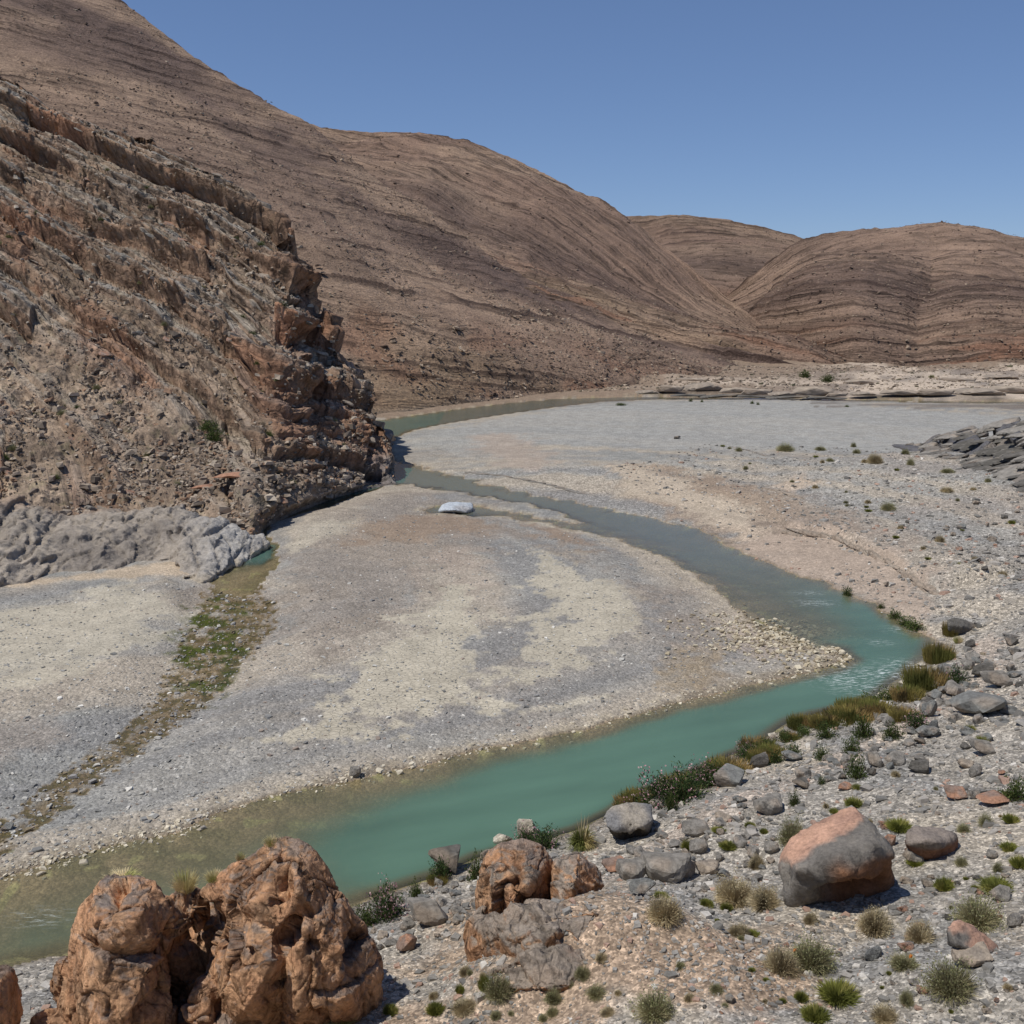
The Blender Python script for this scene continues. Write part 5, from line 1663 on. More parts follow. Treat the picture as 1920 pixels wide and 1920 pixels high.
# scree on the near bank
y = np.exp(RNG.uniform(math.log(20), math.log(95), 70000)); x = y * RNG.uniform(-.58, .66, len(y))
keep = (sdist(x, y, B_REG) < -.3) & (RNG.uniform(size=len(y)) < .5 + .55 * (n2(x * .25, y * .25) > -.12))
x, y = x[keep], y[keep]
sz = np.clip(RNG.lognormal(-2.5, .68, len(x)), .035, .5) * np.clip(y / 36, .5, 1.7)
stones('scree_stones', x, y, sz, tint(len(x), GREYS, (5, 4, 3, .8, .8)))
# flats behind the bend
x, y = scatter_px(5000, [(1300, 1000), (1150, 880), (1300, 830), (1700, 840), (1919, 900), (2100, 1050), (1850, 1150), (1760, 1180), (1600, 1100)], 1)
k = ~((sdist(x, y, L_OUT, False) < 8) & (RNG.uniform(size=len(x)) < .85)); x, y = x[k], y[k]
stones('flat_stones', x, y, np.clip(RNG.lognormal(-1.55, .55, len(x)), .1, .9), tint(len(x), GREYS, (4, 4, 3, 1.5, 1)))
# central and left bars
x, y = scatter_px(9000, [(0, 1640), (-200, 1400), (0, 1130), (400, 1100), (700, 940), (950, 970), (1200, 1030), (1420, 1180), (1550, 1230), (1200, 1330), (900, 1400), (600, 1470), (300, 1560)], 0)
k = ground_z(x, y) > 0.0
x, y = x[k], y[k]
stones('bar_stones', x, y, np.clip(RNG.lognormal(-2.1, .45, len(x)), .08, .55), tint(len(x), [(156, 154, 148), (134, 132, 126), (190, 186, 174), (224, 218, 204), (160, 142, 126)], (5, 3, 3, 1.0, 1)), .45)
# pale stones along the shore
pts = L_BAR[1:22]
seg = np.linalg.norm(np.diff(pts, axis=0), axis=1); cum = np.concatenate([[0], np.cumsum(seg)])
t = RNG.uniform(0, cum[-1], 4200)
x = np.interp(t, cum, pts[:, 0]); y = np.interp(t, cum, pts[:, 1])
nrm = RNG.normal(0, 1, len(t)) * .45
x = x + nrm * -.25 + RNG.normal(0, .25, len(t)); y = y + nrm + .15
near = np.clip((60 - y) / 25, 0.25, 1)
k = RNG.uniform(size=len(t)) < near * (.45 + .55 * (n2(t * .12, t * 0) > -.1))
x, y = x[k], y[k]
sz = np.clip(RNG.lognormal(-2.1, .5, len(x)), .06, .45)
stones('shore_stones', x, y, sz, tint(len(x), [(222, 208, 178), (200, 186, 158), (170, 160, 144)], (4, 3, 2)), .6)
# shoal off the point and in the algae stream
cx, cy, _ = at(1500, 1205)
n = 1500
x = cx + RNG.normal(0, 3.6, n); y = cy + RNG.normal(0, 3.6, n)
stones('shoal_stones', x, y, np.clip(RNG.lognormal(-1.5, .4, n), .1, .5), tint(n, [(214, 200, 168), (190, 172, 136), (160, 144, 116)], (4, 3, 2)), .55, .45)
x, y = scatter_px(800, [(400, 1110), (345, 1180), (300, 1280), (200, 1390), (0, 1540), (0, 1600), (200, 1460), (380, 1330), (480, 1230), (520, 1130)], 0)
stones('stream_stones', x, y, np.clip(RNG.lognormal(-1.9, .45, len(x)), .08, .45), tint(len(x), [(200, 194, 180), (160, 156, 150), (150, 132, 100)], (2, 3, 3)), .55, .4)

# rubble lying on the spur and on the near side of the big hill
w_ = (1 - .75 * SBARE[:396]) * (SCOL[:396] > -10) * (SS[:396, :, 2] > .6)
w_ = (w_ * (.25 + (fb2(SS[:396, :, 0] * .15, SS[:396, :, 2] * .15, 3) > -.05))).ravel(); w_ = w_ / w_.sum()
k = RNG.choice(len(w_), 11000, replace=True, p=w_)
p = SS[:396].reshape(-1, 3)[k] + RNG.normal(0, .12, (len(k), 3))
stones('spur_rubble', p[:, 0], p[:, 1], np.clip(RNG.lognormal(-1.25, .6, len(k)), .12, 1.5), tint(len(k), [(176, 156, 132), (146, 128, 110), (196, 178, 154), (164, 126, 96), (118, 104, 90)], (4, 4, 2, 2, 2)), .7, .25, zs=p[:, 2])
HP, Hv = HILLS['left_hill']
nr_ = int((Hv[:, 0] < .97).sum())
pp = HP[4:nr_].reshape(-1, 3); wd = np.clip(1 / pp[:, 1] ** 0.3, 0, 1) * (fb3(pp[:, 0] * .02, pp[:, 1] * .02, pp[:, 2] * .02, 3) > -.25)
k = RNG.choice(len(wd), 22000, p=wd / wd.sum()); p = pp[k] + RNG.normal(0, .4, (len(k), 3))
stones('hill_rubble', p[:, 0], p[:, 1], np.clip(RNG.lognormal(-.6, .45, len(k)), .3, 2.2), tint(len(k), [(150, 128, 106), (120, 98, 82), (182, 160, 134), (98, 80, 68)], (4, 3, 3, 2)), .6, .15, zs=p[:, 2])
for nm in ('middle_hill', 'right_hill', 'saddle_hill'):
    HP, Hv = HILLS[nm]; nr_ = int((Hv[:, 0] < .97).sum()); pp = HP[4:nr_].reshape(-1, 3)
    k = RNG.choice(len(pp), 9000); p = pp[k] + RNG.normal(0, .4, (len(k), 3))
    stones('hill_rubble', p[:, 0], p[:, 1], np.clip(RNG.lognormal(-.4, .4, len(k)), .4, 2.0), tint(len(k), [(146, 122, 100), (116, 92, 78), (174, 150, 124), (92, 74, 64)], (4, 3, 3, 2)), .55, .15, zs=p[:, 2])
# stones and low scrub on the terrace beyond the channel
y = RNG.uniform(285, 385, 5000); x = y * RNG.uniform(.06, .55, len(y))
stones('terrace_stones', x, y, np.clip(RNG.lognormal(-.6, .5, len(x)), .3, 2.2), tint(len(x), [(150, 132, 112), (110, 96, 82), (196, 176, 150), (96, 92, 68)], (4, 3, 3, 1)), .5, .2)


# ------------------------------------------------------------------ plants
def blades(n, rad, height, width, seed, spread, droop=0., base=.15, two=False):
    """thin tapering twigs or leaves fanning out from the root"""
    r = np.random.default_rng(seed)
    a = r.uniform(0, 6.283, n); el = np.arccos(1 - r.uniform(0, 1, n) * spread)      # angle from vertical
    L = r.uniform(.55, 1, n)
    d = np.stack([np.sin(el) * np.cos(a) * rad, np.sin(el) * np.sin(a) * rad, np.cos(el) * height], -1) * L[:, None]
    b0 = np.stack([np.cos(a), np.sin(a), 0 * a], -1) * (r.uniform(0, 1, n) * base * rad)[:, None]
    side = np.cross(d, r.normal(size=(n, 3))); side /= np.linalg.norm(side, axis=1, keepdims=True) + 1e-9
    side *= width * r.uniform(.6, 1.3, n)[:, None]
    m = b0 + d * .55 + np.array([0, 0, .08 * height]); tip = b0 + d - np.stack([0 * a, 0 * a, droop * height * np.sin(el)], -1)
    V = np.stack([b0 - side * .5, b0 + side * .5, m + side * .5, m - side * .5, tip], 1)
    F_ = np.array([(0, 1, 2), (0, 2, 3), (3, 2, 4)]) + (np.arange(n) * 5)[:, None, None]
    return V.reshape(-1, 3), F_.reshape(-1, 3), np.repeat(np.arange(n), 5), np.tile([0, 0, .6, .6, 1.], n)


def puffs(n, rad, height, leaf, seed, lump=.25, inner=.55, aspect=.35):
    """small leaf faces spread through a lumpy dome"""
    r = np.random.default_rng(seed)
    d = r.normal(size=(n, 3)); d[:, 2] = np.abs(d[:, 2]) * .95; d /= np.linalg.norm(d, axis=1, keepdims=True)
    q = 1 + lump * 1.6 * n3(d[:, 0] * 2.2 + seed, d[:, 1] * 2.2, d[:, 2] * 2.2)
    rr_ = r.uniform(inner ** 2, 1, n) ** .5 * q
    c = d * rr_[:, None] * np.array([rad, rad, height])
    up = d * .8 + r.normal(size=(n, 3)) * .55 + np.array([0, 0, .3]); up /= np.linalg.norm(up, axis=1, keepdims=True)
    side = np.cross(up, r.normal(size=(n, 3))); side /= np.linalg.norm(side, axis=1, keepdims=True)
    s = leaf * r.uniform(.6, 1.3, n)[:, None]
    V = np.stack([c - up * s * .5, c + side * s * aspect, c + up * s * .6, c - side * s * aspect], 1)
    F_ = (np.array([(0, 1, 2, 3)]) + (np.arange(n) * 4)[:, None])
    return V.reshape(-1, 3), F_, np.repeat(np.arange(n), 4), np.repeat(rr_, 4)


def shade(ids, table, w, seed, var=.18):
    r = np.random.default_rng(seed)
    n = ids.max() + 1
    T = np.array([lin(*t, k=.85, sat=.95) for t in table])
    c = T[r.choice(len(T), n, p=np.array(w) / sum(w))] * r.uniform(1 - var, 1 + var, (n, 1))
    return c[ids]


def blade_mesh(name, mat, table, w, seed, **kw):
    V_, F_, ids, t = blades(seed=seed, **kw)
    return raw_mesh(name, V_, F_, 3, mat, shade(ids, table, w, seed), smooth=False)


def puff_mesh(name, mat, table, w, seed, **kw):
    V_, F_, ids, t = puffs(seed=seed, **kw)
    return raw_mesh(name, V_, F_, 4, mat, shade(ids, table, w, seed), smooth=False)


PL = {}


def variants(kind, build, n=3):
    PL[kind] = [build(i) for i in range(n)]


# each recipe: list of (part name, mesh), sized to a plant 1 m wide (radius .5)
variants('oleander', lambda i: [('foliage', puff_mesh('oleander_foliage', M_leaf, [(66, 84, 44), (48, 66, 36), (92, 104, 62)], (4, 4, 1.5), 40 + i, n=1900, rad=.5, height=.8, leaf=.085, lump=.5, inner=.25, aspect=.16)),
                                ('blossoms', puff_mesh('oleander_blossoms', M_leaf, [(188, 146, 150), (166, 120, 128), (200, 172, 168)], (3, 2, 2), 50 + i, n=460 if i != 2 else 110, rad=.52, height=.84, leaf=.042, lump=.5, inner=.82, aspect=.5)),
                                ('stems', blade_mesh('oleander_stems', M_twig, [(104, 88, 66)], (1,), 60 + i, n=60, rad=.45, height=.7, width=.014, spread=.75))])
variants('tuft', lambda i: [('foliage', blade_mesh('tuft_foliage', M_leaf, [(124, 126, 58), (104, 108, 50), (146, 142, 76)], (4, 3, 1.5), 70 + i, n=1300, rad=.5, height=.46, width=.022, spread=.7, base=.6))])
variants('darkbush', lambda i: [('foliage', puff_mesh('bush_foliage', M_leaf, [(72, 86, 42), (56, 70, 34), (96, 104, 58)], (4, 3, 2), 80 + i, n=1100, rad=.5, height=.62, leaf=.08, lump=.5, inner=.3, aspect=.25)),
                                ('stems', blade_mesh('bush_stems', M_twig, [(92, 78, 58)], (1,), 85 + i, n=50, rad=.45, height=.6, width=.014, spread=.8))])
variants('drybush', lambda i: [('twigs', blade_mesh('dry_twigs', M_twig, [(172, 156, 122), (146, 130, 100), (188, 174, 142), (112, 100, 78)], (3, 3, 2, 1.4), 90 + i, n=2600, rad=.5, height=.62, width=.010, spread=1.0, base=.35)),
                               ('foliage', puff_mesh('dry_leaves', M_twig, [(162, 148, 114), (138, 128, 96), (178, 166, 132)], (3, 3, 2), 95 + i, n=2000, rad=.5, height=.6, leaf=.034, lump=.4, inner=.55, aspect=.3))])
variants('greybush', lambda i: [('twigs', blade_mesh('bush_twigs', M_twig, [(146, 138, 104), (120, 114, 84)], (2, 2), 100 + i, n=1300, rad=.5, height=.58, width=.009, spread=1.0, base=.3)),
                                ('foliage', puff_mesh('grey_leaves', M_leaf, [(142, 142, 100), (120, 124, 82), (160, 158, 120)], (3, 3, 2), 105 + i, n=1700, rad=.5, height=.56, leaf=.034, lump=.4, inner=.5, aspect=.3))])
variants('tussock', lambda i: [('foliage', blade_mesh('tussock_leaves', M_leaf, [(122, 122, 66), (98, 102, 50), (164, 150, 100)], (3, 3, 2), 110 + i, n=700, rad=.55, height=.85, width=.016, spread=.8, droop=.25)),
                               ('stalks', blade_mesh('tussock_stalks', M_twig, [(196, 180, 140)], (1,), 115 + i, n=16, rad=.3, height=1.25, width=.014, spread=.25))])
variants('shoregrass', lambda i: [('foliage', blade_mesh('shore_grass', M_leaf, [(132, 120, 66), (110, 110, 56), (160, 136, 86), (98, 86, 56)], (3, 3, 2, 1), 120 + i, n=1700, rad=.30, height=.42, width=.018, spread=.5, base=2.0))])
variants('palegrass', lambda i: [('foliage', blade_mesh('pale_grass', M_twig, [(182, 170, 122), (160, 158, 96), (196, 180, 140)], (3, 2, 2), 130 + i, n=700, rad=.5, height=.8, width=.010, spread=.6, base=.5))])

PLANT_NAMES = dict(oleander='oleander', tuft='green_shrub', darkbush='bush', drybush='dry_bush', greybush='bush', tussock='grass_tussock', shoregrass='riverside_grass', palegrass='dry_grass')
CATS = dict(oleander='oleander', tuft='shrub', darkbush='bush', drybush='bush', greybush='bush', tussock='grass', shoregrass='grass', palegrass='grass')
pc = 0


def plant(kind, x, y, z, w, h, label, group=None):
    """w, h: width and height in metres"""
    global pc
    pc += 1
    parts = PL[kind][pc % len(PL[kind])]
    zref = {'oleander': .85, 'tuft': .55, 'darkbush': .68, 'drybush': .66, 'greybush': .62, 'tussock': .95, 'shoregrass': .45, 'palegrass': .8}[kind]
    sc = (w, w * random.uniform(.8, 1.05), h / zref)
    if len(parts) == 1:
        root = link(PLANT_NAMES[kind], parts[0][1])
    else:
        root = bpy.data.objects.new(PLANT_NAMES[kind], None); COL.objects.link(root)
        root.empty_display_size = .2
        for pn, me in parts: link(pn, me, root)
    root.location = (x, y, z - .03 * h)
    root.rotation_euler = (0, 0, random.uniform(0, 6.28))
    root.scale = sc
    return tag(root, label, CATS[kind], group)


PLANTS = [  # kind, photo x, photo y of the foot, width px, height px, label
    ('oleander', 1235, 1510, 80, 62, 'pink oleander at the left end of the thicket behind the pale wedge boulder'),
    ('oleander', 1285, 1500, 80, 64, 'pink oleander filling the middle of the riverside thicket'),
    ('oleander', 1318, 1475, 62, 50, 'pink oleander at the right end of the riverside thicket'),
    ('darkbush', 1258, 1520, 26, 40, 'dark green bush in front of the oleander thicket'),
    ('oleander', 1020, 1592, 58, 46, 'pink oleander beside the pale upright stone'),
    ('oleander', 985, 1582, 40, 36, 'small pink oleander in front of the pale upright stone'),
    ('tussock', 1092, 1590, 72, 64, 'spiky grass tussock with pale stalks left of the pale wedge boulder'),
    ('oleander', 826, 1648, 38, 46, 'pink oleander hugging the left of the dark shore boulder'),
    ('darkbush', 893, 1648, 34, 50, 'dark green bush right of the dark shore boulder'),
    ('oleander', 726, 1722, 62, 72, 'tall pink oleander on the shore between the orange outcrops'),
    ('darkbush', 686, 1735, 40, 46, 'dark bush left of the tall shore oleander'),
    ('darkbush', 780, 1682, 26, 34, 'slim dark green bush right of the tall shore oleander'),
    ('shoregrass', 820, 1655, 30, 18, 'olive grass below the oleander at the dark shore boulder'),
    ('oleander', 1405, 1425, 40, 36, 'leafy oleander with faint pink at the near end of the shore row'),
    ('darkbush', 1338, 1470, 34, 44, 'dark bush right after the oleander thicket'),
    ('shoregrass', 1365, 1450, 60, 32, 'olive grass between the thicket and the shore row'),
    ('darkbush', 1470, 1392, 26, 26, 'small dark bush beside the cream shore stones'),
    ('darkbush', 1487, 1418, 34, 26, 'dark bush above the flat bluish slab'),
    ('darkbush', 1455, 1430, 30, 26, 'dark bush right of the dark shore stone'),
    ('darkbush', 1548, 1384, 40, 32, 'round dark green bush on the shore row near olive grass'),
    ('darkbush', 1541, 1423, 30, 28, 'dark green bush right of the flat bluish slab'),
    ('darkbush', 1618, 1382, 36, 46, 'upright green bush in the middle of the shore row'),
    ('darkbush', 1596, 1412, 32, 32, 'green bush leaning on the upright one in the shore row'),
    ('darkbush', 1672, 1385, 38, 32, 'green bush under the pale blue stone'),
    ('oleander', 1718, 1365, 46, 34, 'dark oleander below the pale blue upright stone'),
    ('oleander', 1793, 1288, 40, 44, 'pink-topped oleander alone above the rapids'),
    ('darkbush', 1605, 1460, 36, 50, 'sparse upright green bush on the scree near the track'),
    ('darkbush', 1489, 1510, 20, 28, 'small dark green bush above the rounded grey boulder'),
    ('darkbush', 1540, 1470, 14, 16, 'tiny dark bush below the shore row'),
    ('darkbush', 1905, 1500, 60, 46, 'dark green bush at the right edge of the frame'),
    ('shoregrass', 1735, 1290, 60, 52, 'broad olive grass patch above the pale blocks'),
    ('shoregrass', 1760, 1240, 40, 44, 'olive grass at the bend below the dark block'),
    ('shoregrass', 1782, 1190, 22, 34, 'tall olive grass touching the dark block'),
    ('palegrass', 1796, 1206, 20, 18, 'tan grass at the foot of the dark block'),
    ('shoregrass', 1700, 1310, 50, 30, 'brownish grass above the rapids stones'),
    ('shoregrass', 1645, 1338, 56, 30, 'olive grass in the long strip along the shore'),
    ('shoregrass', 1600, 1350, 60, 30, 'brown-green grass at the centre of the shore strip'),
    ('shoregrass', 1555, 1362, 54, 26, 'olive grass at the near end of the shore strip'),
    ('shoregrass', 1700, 1350, 50, 26, 'reddish brown grass behind the dark oleander'),
    ('shoregrass', 1450, 1420, 40, 24, 'tan-brown grass between small dark bushes'),
    ('darkbush', 1698, 1172, 30, 18, 'dark brown-green shrub on the outer bank before the bend'),
    ('darkbush', 1715, 1180, 34, 20, 'dark shrub overhanging the water at the bend'),
    ('darkbush', 1678, 1158, 28, 16, 'dark shrub first in the bank row before the bend'),
    ('darkbush', 1588, 1116, 18, 18, 'single round dark shrub on the far bank of the bend'),
    ('darkbush', 1652, 1140, 14, 10, 'tiny dark shrub on the outer bank'),
    ('tuft', 1600, 1510, 36, 18, 'bright green shrub directly behind the largest boulder'),
    ('greybush', 1486, 1580, 60, 58, 'grey-green bush left of the largest boulder top'),
    ('tuft', 1686, 1556, 44, 26, 'bright green cushion right of the largest boulder'),
    ('tuft', 1405, 1532, 0, 0, None),
    ('tuft', 1289, 1593, 22, 28, 'bright green shrub left of the loose rocks, taller than wide'),
    ('tuft', 1365, 1590, 32, 16, 'yellow-green cushion left of the grey-green bush'),
    ('tuft', 1406, 1552, 18, 16, 'small yellow-green tuft above the cushion'),
    ('tuft', 1348, 1560, 26, 12, 'flat green tuft beside a low grey stone'),
    ('tuft', 1432, 1562, 16, 12, 'tiny green tuft left of the grey-green bush'),
    ('tuft', 1325, 1698, 26, 16, 'bright green tuft left of the dry bushes'),
    ('tuft', 1362, 1706, 22, 18, 'bright green tuft second left of the dry bushes'),
    ('drybush', 1378, 1690, 78, 52, 'dry tan bush left of the foot of the largest boulder'),
    ('drybush', 1432, 1700, 66, 44, 'dry tan-green bush touching the foot of the largest boulder'),
    ('drybush', 1418, 1626, 34, 26, 'small dry reddish bush left of the largest boulder'),
    ('drybush', 1246, 1722, 66, 50, 'round dry bush below the long hollowed boulder'),
    ('tuft', 1240, 1683, 26, 14, 'green tuft on top of the round dry bush'),
    ('drybush', 1640, 1745, 66, 48, 'dry tan bush in front of the right side of the largest boulder'),
    ('drybush', 1520, 1730, 30, 24, 'small dry bush in front of the largest boulder'),
    ('drybush', 1724, 1765, 56, 46, 'dry tan bush between the largest boulder and the salmon wedge'),
    ('greybush', 1832, 1735, 90, 66, 'large grey-green bush behind the salmon-topped wedge'),
    ('greybush', 1782, 1862, 104, 76, 'large grey-green bush lowest at the right corner'),
    ('greybush', 1520, 1812, 90, 60, 'wide grey-green bush in front of the largest boulder'),
    ('drybush', 1465, 1820, 72, 50, 'dry bush joined to the left of the wide grey-green bush'),
    ('greybush', 1695, 1815, 60, 34, 'grey-green bush left of the lowest right bush'),
    ('greybush', 1226, 1906, 82, 58, 'round grey-green bush at the bottom middle'),
    ('drybush', 1385, 1755, 44, 26, 'pale dry bush with a green tuft at its right'),
    ('tuft', 1412, 1755, 26, 14, 'green tuft right of the pale dry bush'),
    ('tuft', 1572, 1872, 72, 36, 'bright green wide cushion at the bottom right'),
    ('tuft', 1502, 1876, 24, 26, 'bright green tuft left of the wide cushion'),
    ('tuft', 1528, 1912, 50, 38, 'spiky green tuft at the bottom edge'),
    ('greybush', 1700, 1882, 34, 32, 'small grey-green bush on the bottom right scree'),
    ('drybush', 1658, 1912, 50, 32, 'dry bush at the bottom edge right of the green cushion'),
    ('tuft', 1770, 1668, 38, 32, 'round green tuft below the brown boulder'),
    ('tuft', 1868, 1668, 66, 22, 'long flat green shrub at the right'),
    ('tuft', 1895, 1543, 28, 24, 'dark green tuft near the right edge, uphill'),
    ('greybush', 1848, 1548, 36, 26, 'pale sage bush uphill of the brown boulder'),
    ('greybush', 1806, 1560, 30, 20, 'greenish bush right above the brown boulder'),
    ('tuft', 1892, 1594, 36, 18, 'flat green tuft at the right below the dark one'),
    ('tuft', 1912, 1625, 34, 28, 'green tuft cut by the right edge'),
    ('greybush', 1872, 1634, 28, 20, 'yellowish bush beside the tuft at the right edge'),
    ('tuft', 1716, 1622, 30, 16, 'green tuft growing in front of the grey stone'),
    ('greybush', 1802, 1622, 26, 20, 'sage bush right of the brown boulder'),
    ('tuft', 1840, 1395, 26, 20, 'green tuft on the upper right slope'),
    ('tuft', 1818, 1372, 20, 18, 'small green tuft on the upper right slope'),
    ('tuft', 1892, 1495, 22, 16, 'green tuft left of the dark bush at the right edge'),
    ('greybush', 1604, 1478, 20, 10, 'low yellow bush above the largest boulder'),
    ('tuft', 1608, 1479, 18, 10, 'small bright tuft above the largest boulder'),
    ('drybush', 1230, 1700, 0, 0, None),
    ('drybush', 1086, 1800, 0, 0, None),
    ('greybush', 1092, 1832, 34, 28, 'small grey-green bush on the soil below the middle outcrop'),
    ('greybush', 1038, 1878, 38, 30, 'grey bush at the bottom below the middle outcrop'),
    ('greybush', 1118, 1868, 40, 26, 'grey-green bush right of the bottom grey one'),
    ('greybush', 935, 1870, 60, 56, 'grey bush against the left foot of the middle outcrop'),
    ('tuft', 907, 1856, 24, 42, 'tall green shrub at the left foot of the middle outcrop'),
    ('tuft', 816, 1898, 32, 24, 'green tuft at the bottom between the outcrops'),
    ('tuft', 732, 1900, 26, 22, 'small green tuft right of the foreground outcrop'),
    ('tuft', 862, 1862, 16, 24, 'green sprig left of the tall green shrub'),
    ('palegrass', 640, 1918, 70, 34, 'pale grass at the foot of the foreground outcrop'),
    ('drybush', 870, 1895, 50, 26, 'dry bush between bottom tuft and grey bush'),
    ('drybush', 1640, 868, 30, 20, 'rounded olive-tan bush on the far flats'),
    ('greybush', 1665, 956, 30, 18, 'green-brown bush on the middle right flats'),
    ('greybush', 1472, 845, 36, 16, 'yellowish bush on the far gravel bar'),
    ('greybush', 1385, 846, 14, 9, 'small bush left of the yellowish far bush'),
    ('greybush', 1398, 880, 12, 9, 'small bush on the far bar flats, lower left'),
    ('greybush', 1538, 844, 22, 9, 'low bush second right of the yellowish far bush'),
    ('greybush', 1600, 838, 12, 10, 'small round bush on the far bar, upper'),
    ('greybush', 1606, 850, 16, 10, 'small round bush under the upper one on the far bar'),
    ('greybush', 1556, 865, 16, 8, 'small flat bush on the far bar flats'),
    ('greybush', 1697, 852, 18, 12, 'bush left of the dark slab outcrop'),
    ('greybush', 1707, 872, 16, 16, 'tawny bush below the slab outcrop tip'),
    ('greybush', 1776, 886, 26, 10, 'low bush in front of the slab outcrop'),
    ('drybush', 1775, 922, 24, 10, 'low dark bush on the right flats'),
    ('drybush', 1762, 1016, 18, 14, 'tan bush right of the cut scarp'),
    ('drybush', 1880, 1080, 16, 12, 'dry bush near the right edge above the scree'),
    ('drybush', 1828, 1052, 14, 10, 'dry bush on the right flats near the edge'),
    ('darkbush', 1164, 760, 22, 5, 'flat dark bush on the far gravel bar near the channel'),
    ('darkbush', 1295, 753, 8, 6, 'dark shrub on the far channel shore, first from the left'),
    ('darkbush', 1316, 754, 6, 5, 'tiny dark shrub next to the first shore shrub'),
    ('darkbush', 1410, 757, 8, 6, 'dark shrub on the far channel shore, left of a pair'),
    ('darkbush', 1421, 759, 7, 5, 'dark shrub on the far channel shore, right of a pair'),
    ('darkbush', 1588, 763, 8, 4, 'tiny dark shrub on the far bar at right'),
    ('darkbush', 1509, 707, 24, 14, 'round dark green tree left of two under the far hill'),
    ('darkbush', 1552, 716, 26, 15, 'round dark green tree right of two under the far hill'),
    ('greybush', 1747, 708, 14, 6, 'small yellow-green bush under the right hill'),
]
for kind, px, py, w, h, lab in PLANTS:
    if lab is None: continue
    x, y, z = hit(px, py)
    s = mpp(y, z)
    plant(kind, x, y, z, w * s * 1.05, h * s * 1.1, lab)

# grasses growing on the foreground outcrop (rooted on its surface)
def on_rock(P, px, py):
    a, b = rays(px, py)
    d = ((P[:, 0] / P[:, 1] - a) ** 2 + ((P[:, 2] - CH) / P[:, 1] - b) ** 2)
    k = np.argsort(d)[:12]
    k = k[np.argmin(P[k, 1])]
    return map(float, P[k])


for px, py, w, h, lab in ((345, 1668, 60, 52, 'tall yellow-green grass in the saddle of the foreground outcrop'), (392, 1642, 44, 24, 'tan dry grass right of the saddle on the foreground outcrop'),
                          (228, 1650, 70, 16, 'low dry grass capping the left hump of the foreground outcrop'), (508, 1584, 40, 24, 'dry grass just left of the peak of the foreground outcrop'), (448, 1612, 24, 20, 'thin dry grass on the shoulder of the foreground outcrop')):
    x, y, z = on_rock(FP, px, py)
    s = mpp(y, z)
    plant('palegrass', x, y + .1, z - .05, w * s, h * s, lab)

# the green belt along the outer shore
SHL = L_OUT[20:30]
sg = np.linalg.norm(np.diff(SHL, axis=0), axis=1); cm = np.concatenate([[0], np.cumsum(sg)])
for i in range(30):
    t = cm[-1] * (i + random.random()) / 30; j = int(np.searchsorted(cm, t)) - 1; j = max(0, min(j, len(sg) - 1))
    x = float(np.interp(t, cm, SHL[:, 0])); y = float(np.interp(t, cm, SHL[:, 1]))
    ex, ey = (SHL[j + 1] - SHL[j]) / sg[j]; off = random.uniform(.5, 2.4)
    nx, ny = -float(ey), float(ex)
    bx = float(np.interp(t, cm, SHL[:, 0])); by = float(np.interp(t, cm, SHL[:, 1]))
    if float(sdist(np.array([bx + nx]), np.array([by + ny]), B_REG)[0]) > 0: nx, ny = -nx, -ny
    xx, yy = bx + nx * off, by + ny * off
    kd = random.choice(['shoregrass', 'shoregrass', 'darkbush', 'oleander', 'shoregrass', 'darkbush']); w = random.uniform(.7, 1.9)
    if any((xx - a) ** 2 + (yy - b) ** 2 < (r * .5) ** 2 for a, b, r in TAKEN): continue
    zz = float(gz(xx, yy))
    dpt = yy * CP + (CH - zz) * SP
    px_ = 960 + xx / dpt * F; py_ = 960 + ((CH - zz) * CP - yy * SP) / dpt * F
    plant(kd, xx, yy, max(zz, 0), w, w * random.uniform(.45, .8), where(px_, py_, {'shoregrass': 'olive shore grass', 'darkbush': 'dark green shore bush', 'oleander': 'pink-flecked shore oleander'}[kd]), 'plants of the green belt along the outer shore')

# small plants on the scree and the flats: more tufts than one would name
for n, poly, kinds, wr, lab, grp in (
        (34, [(1300, 1540), (1500, 1460), (1919, 1440), (1919, 1900), (1300, 1900)], ['tuft', 'greybush', 'drybush'], (8, 20), 'small low tuft on the open scree of the lower right bank', 'small tufts on the scree'),
        (26, [(1300, 830), (1700, 840), (1900, 900), (1919, 1100), (1780, 1080), (1500, 930)], ['greybush', 'drybush', 'tuft'], (6, 14), 'tiny bush on the stony flats at the right', 'tiny bushes on the flats'),
        (18, [(880, 1780), (1300, 1800), (1400, 1919), (750, 1919)], ['greybush', 'drybush'], (14, 30), 'small dry bush on the tan soil at the bottom middle', 'small dry bushes at the bottom'),):
    P = np.array(poly, float); c = 0
    while c < n:
        px = random.uniform(P[:, 0].min(), P[:, 0].max()); py = random.uniform(P[:, 1].min(), P[:, 1].max())
        if sdist(np.array([px]), np.array([py]), P)[0] > 0: continue
        x, y, z = hit(px, py); s = mpp(y, z); w = random.uniform(*wr) * s
        if any((x - a) ** 2 + (y - b) ** 2 < (r * .7) ** 2 for a, b, r in TAKEN): continue
        kd = random.choice(kinds); plant(kd, x, y, z, w, w * random.uniform(.5, .8), where(px, py, ('tiny ' if w / s < 11 else 'small ') + {'tuft': 'bright green tuft', 'greybush': 'grey-green bush', 'drybush': 'dry tan bush'}[kd]), grp); c += 1

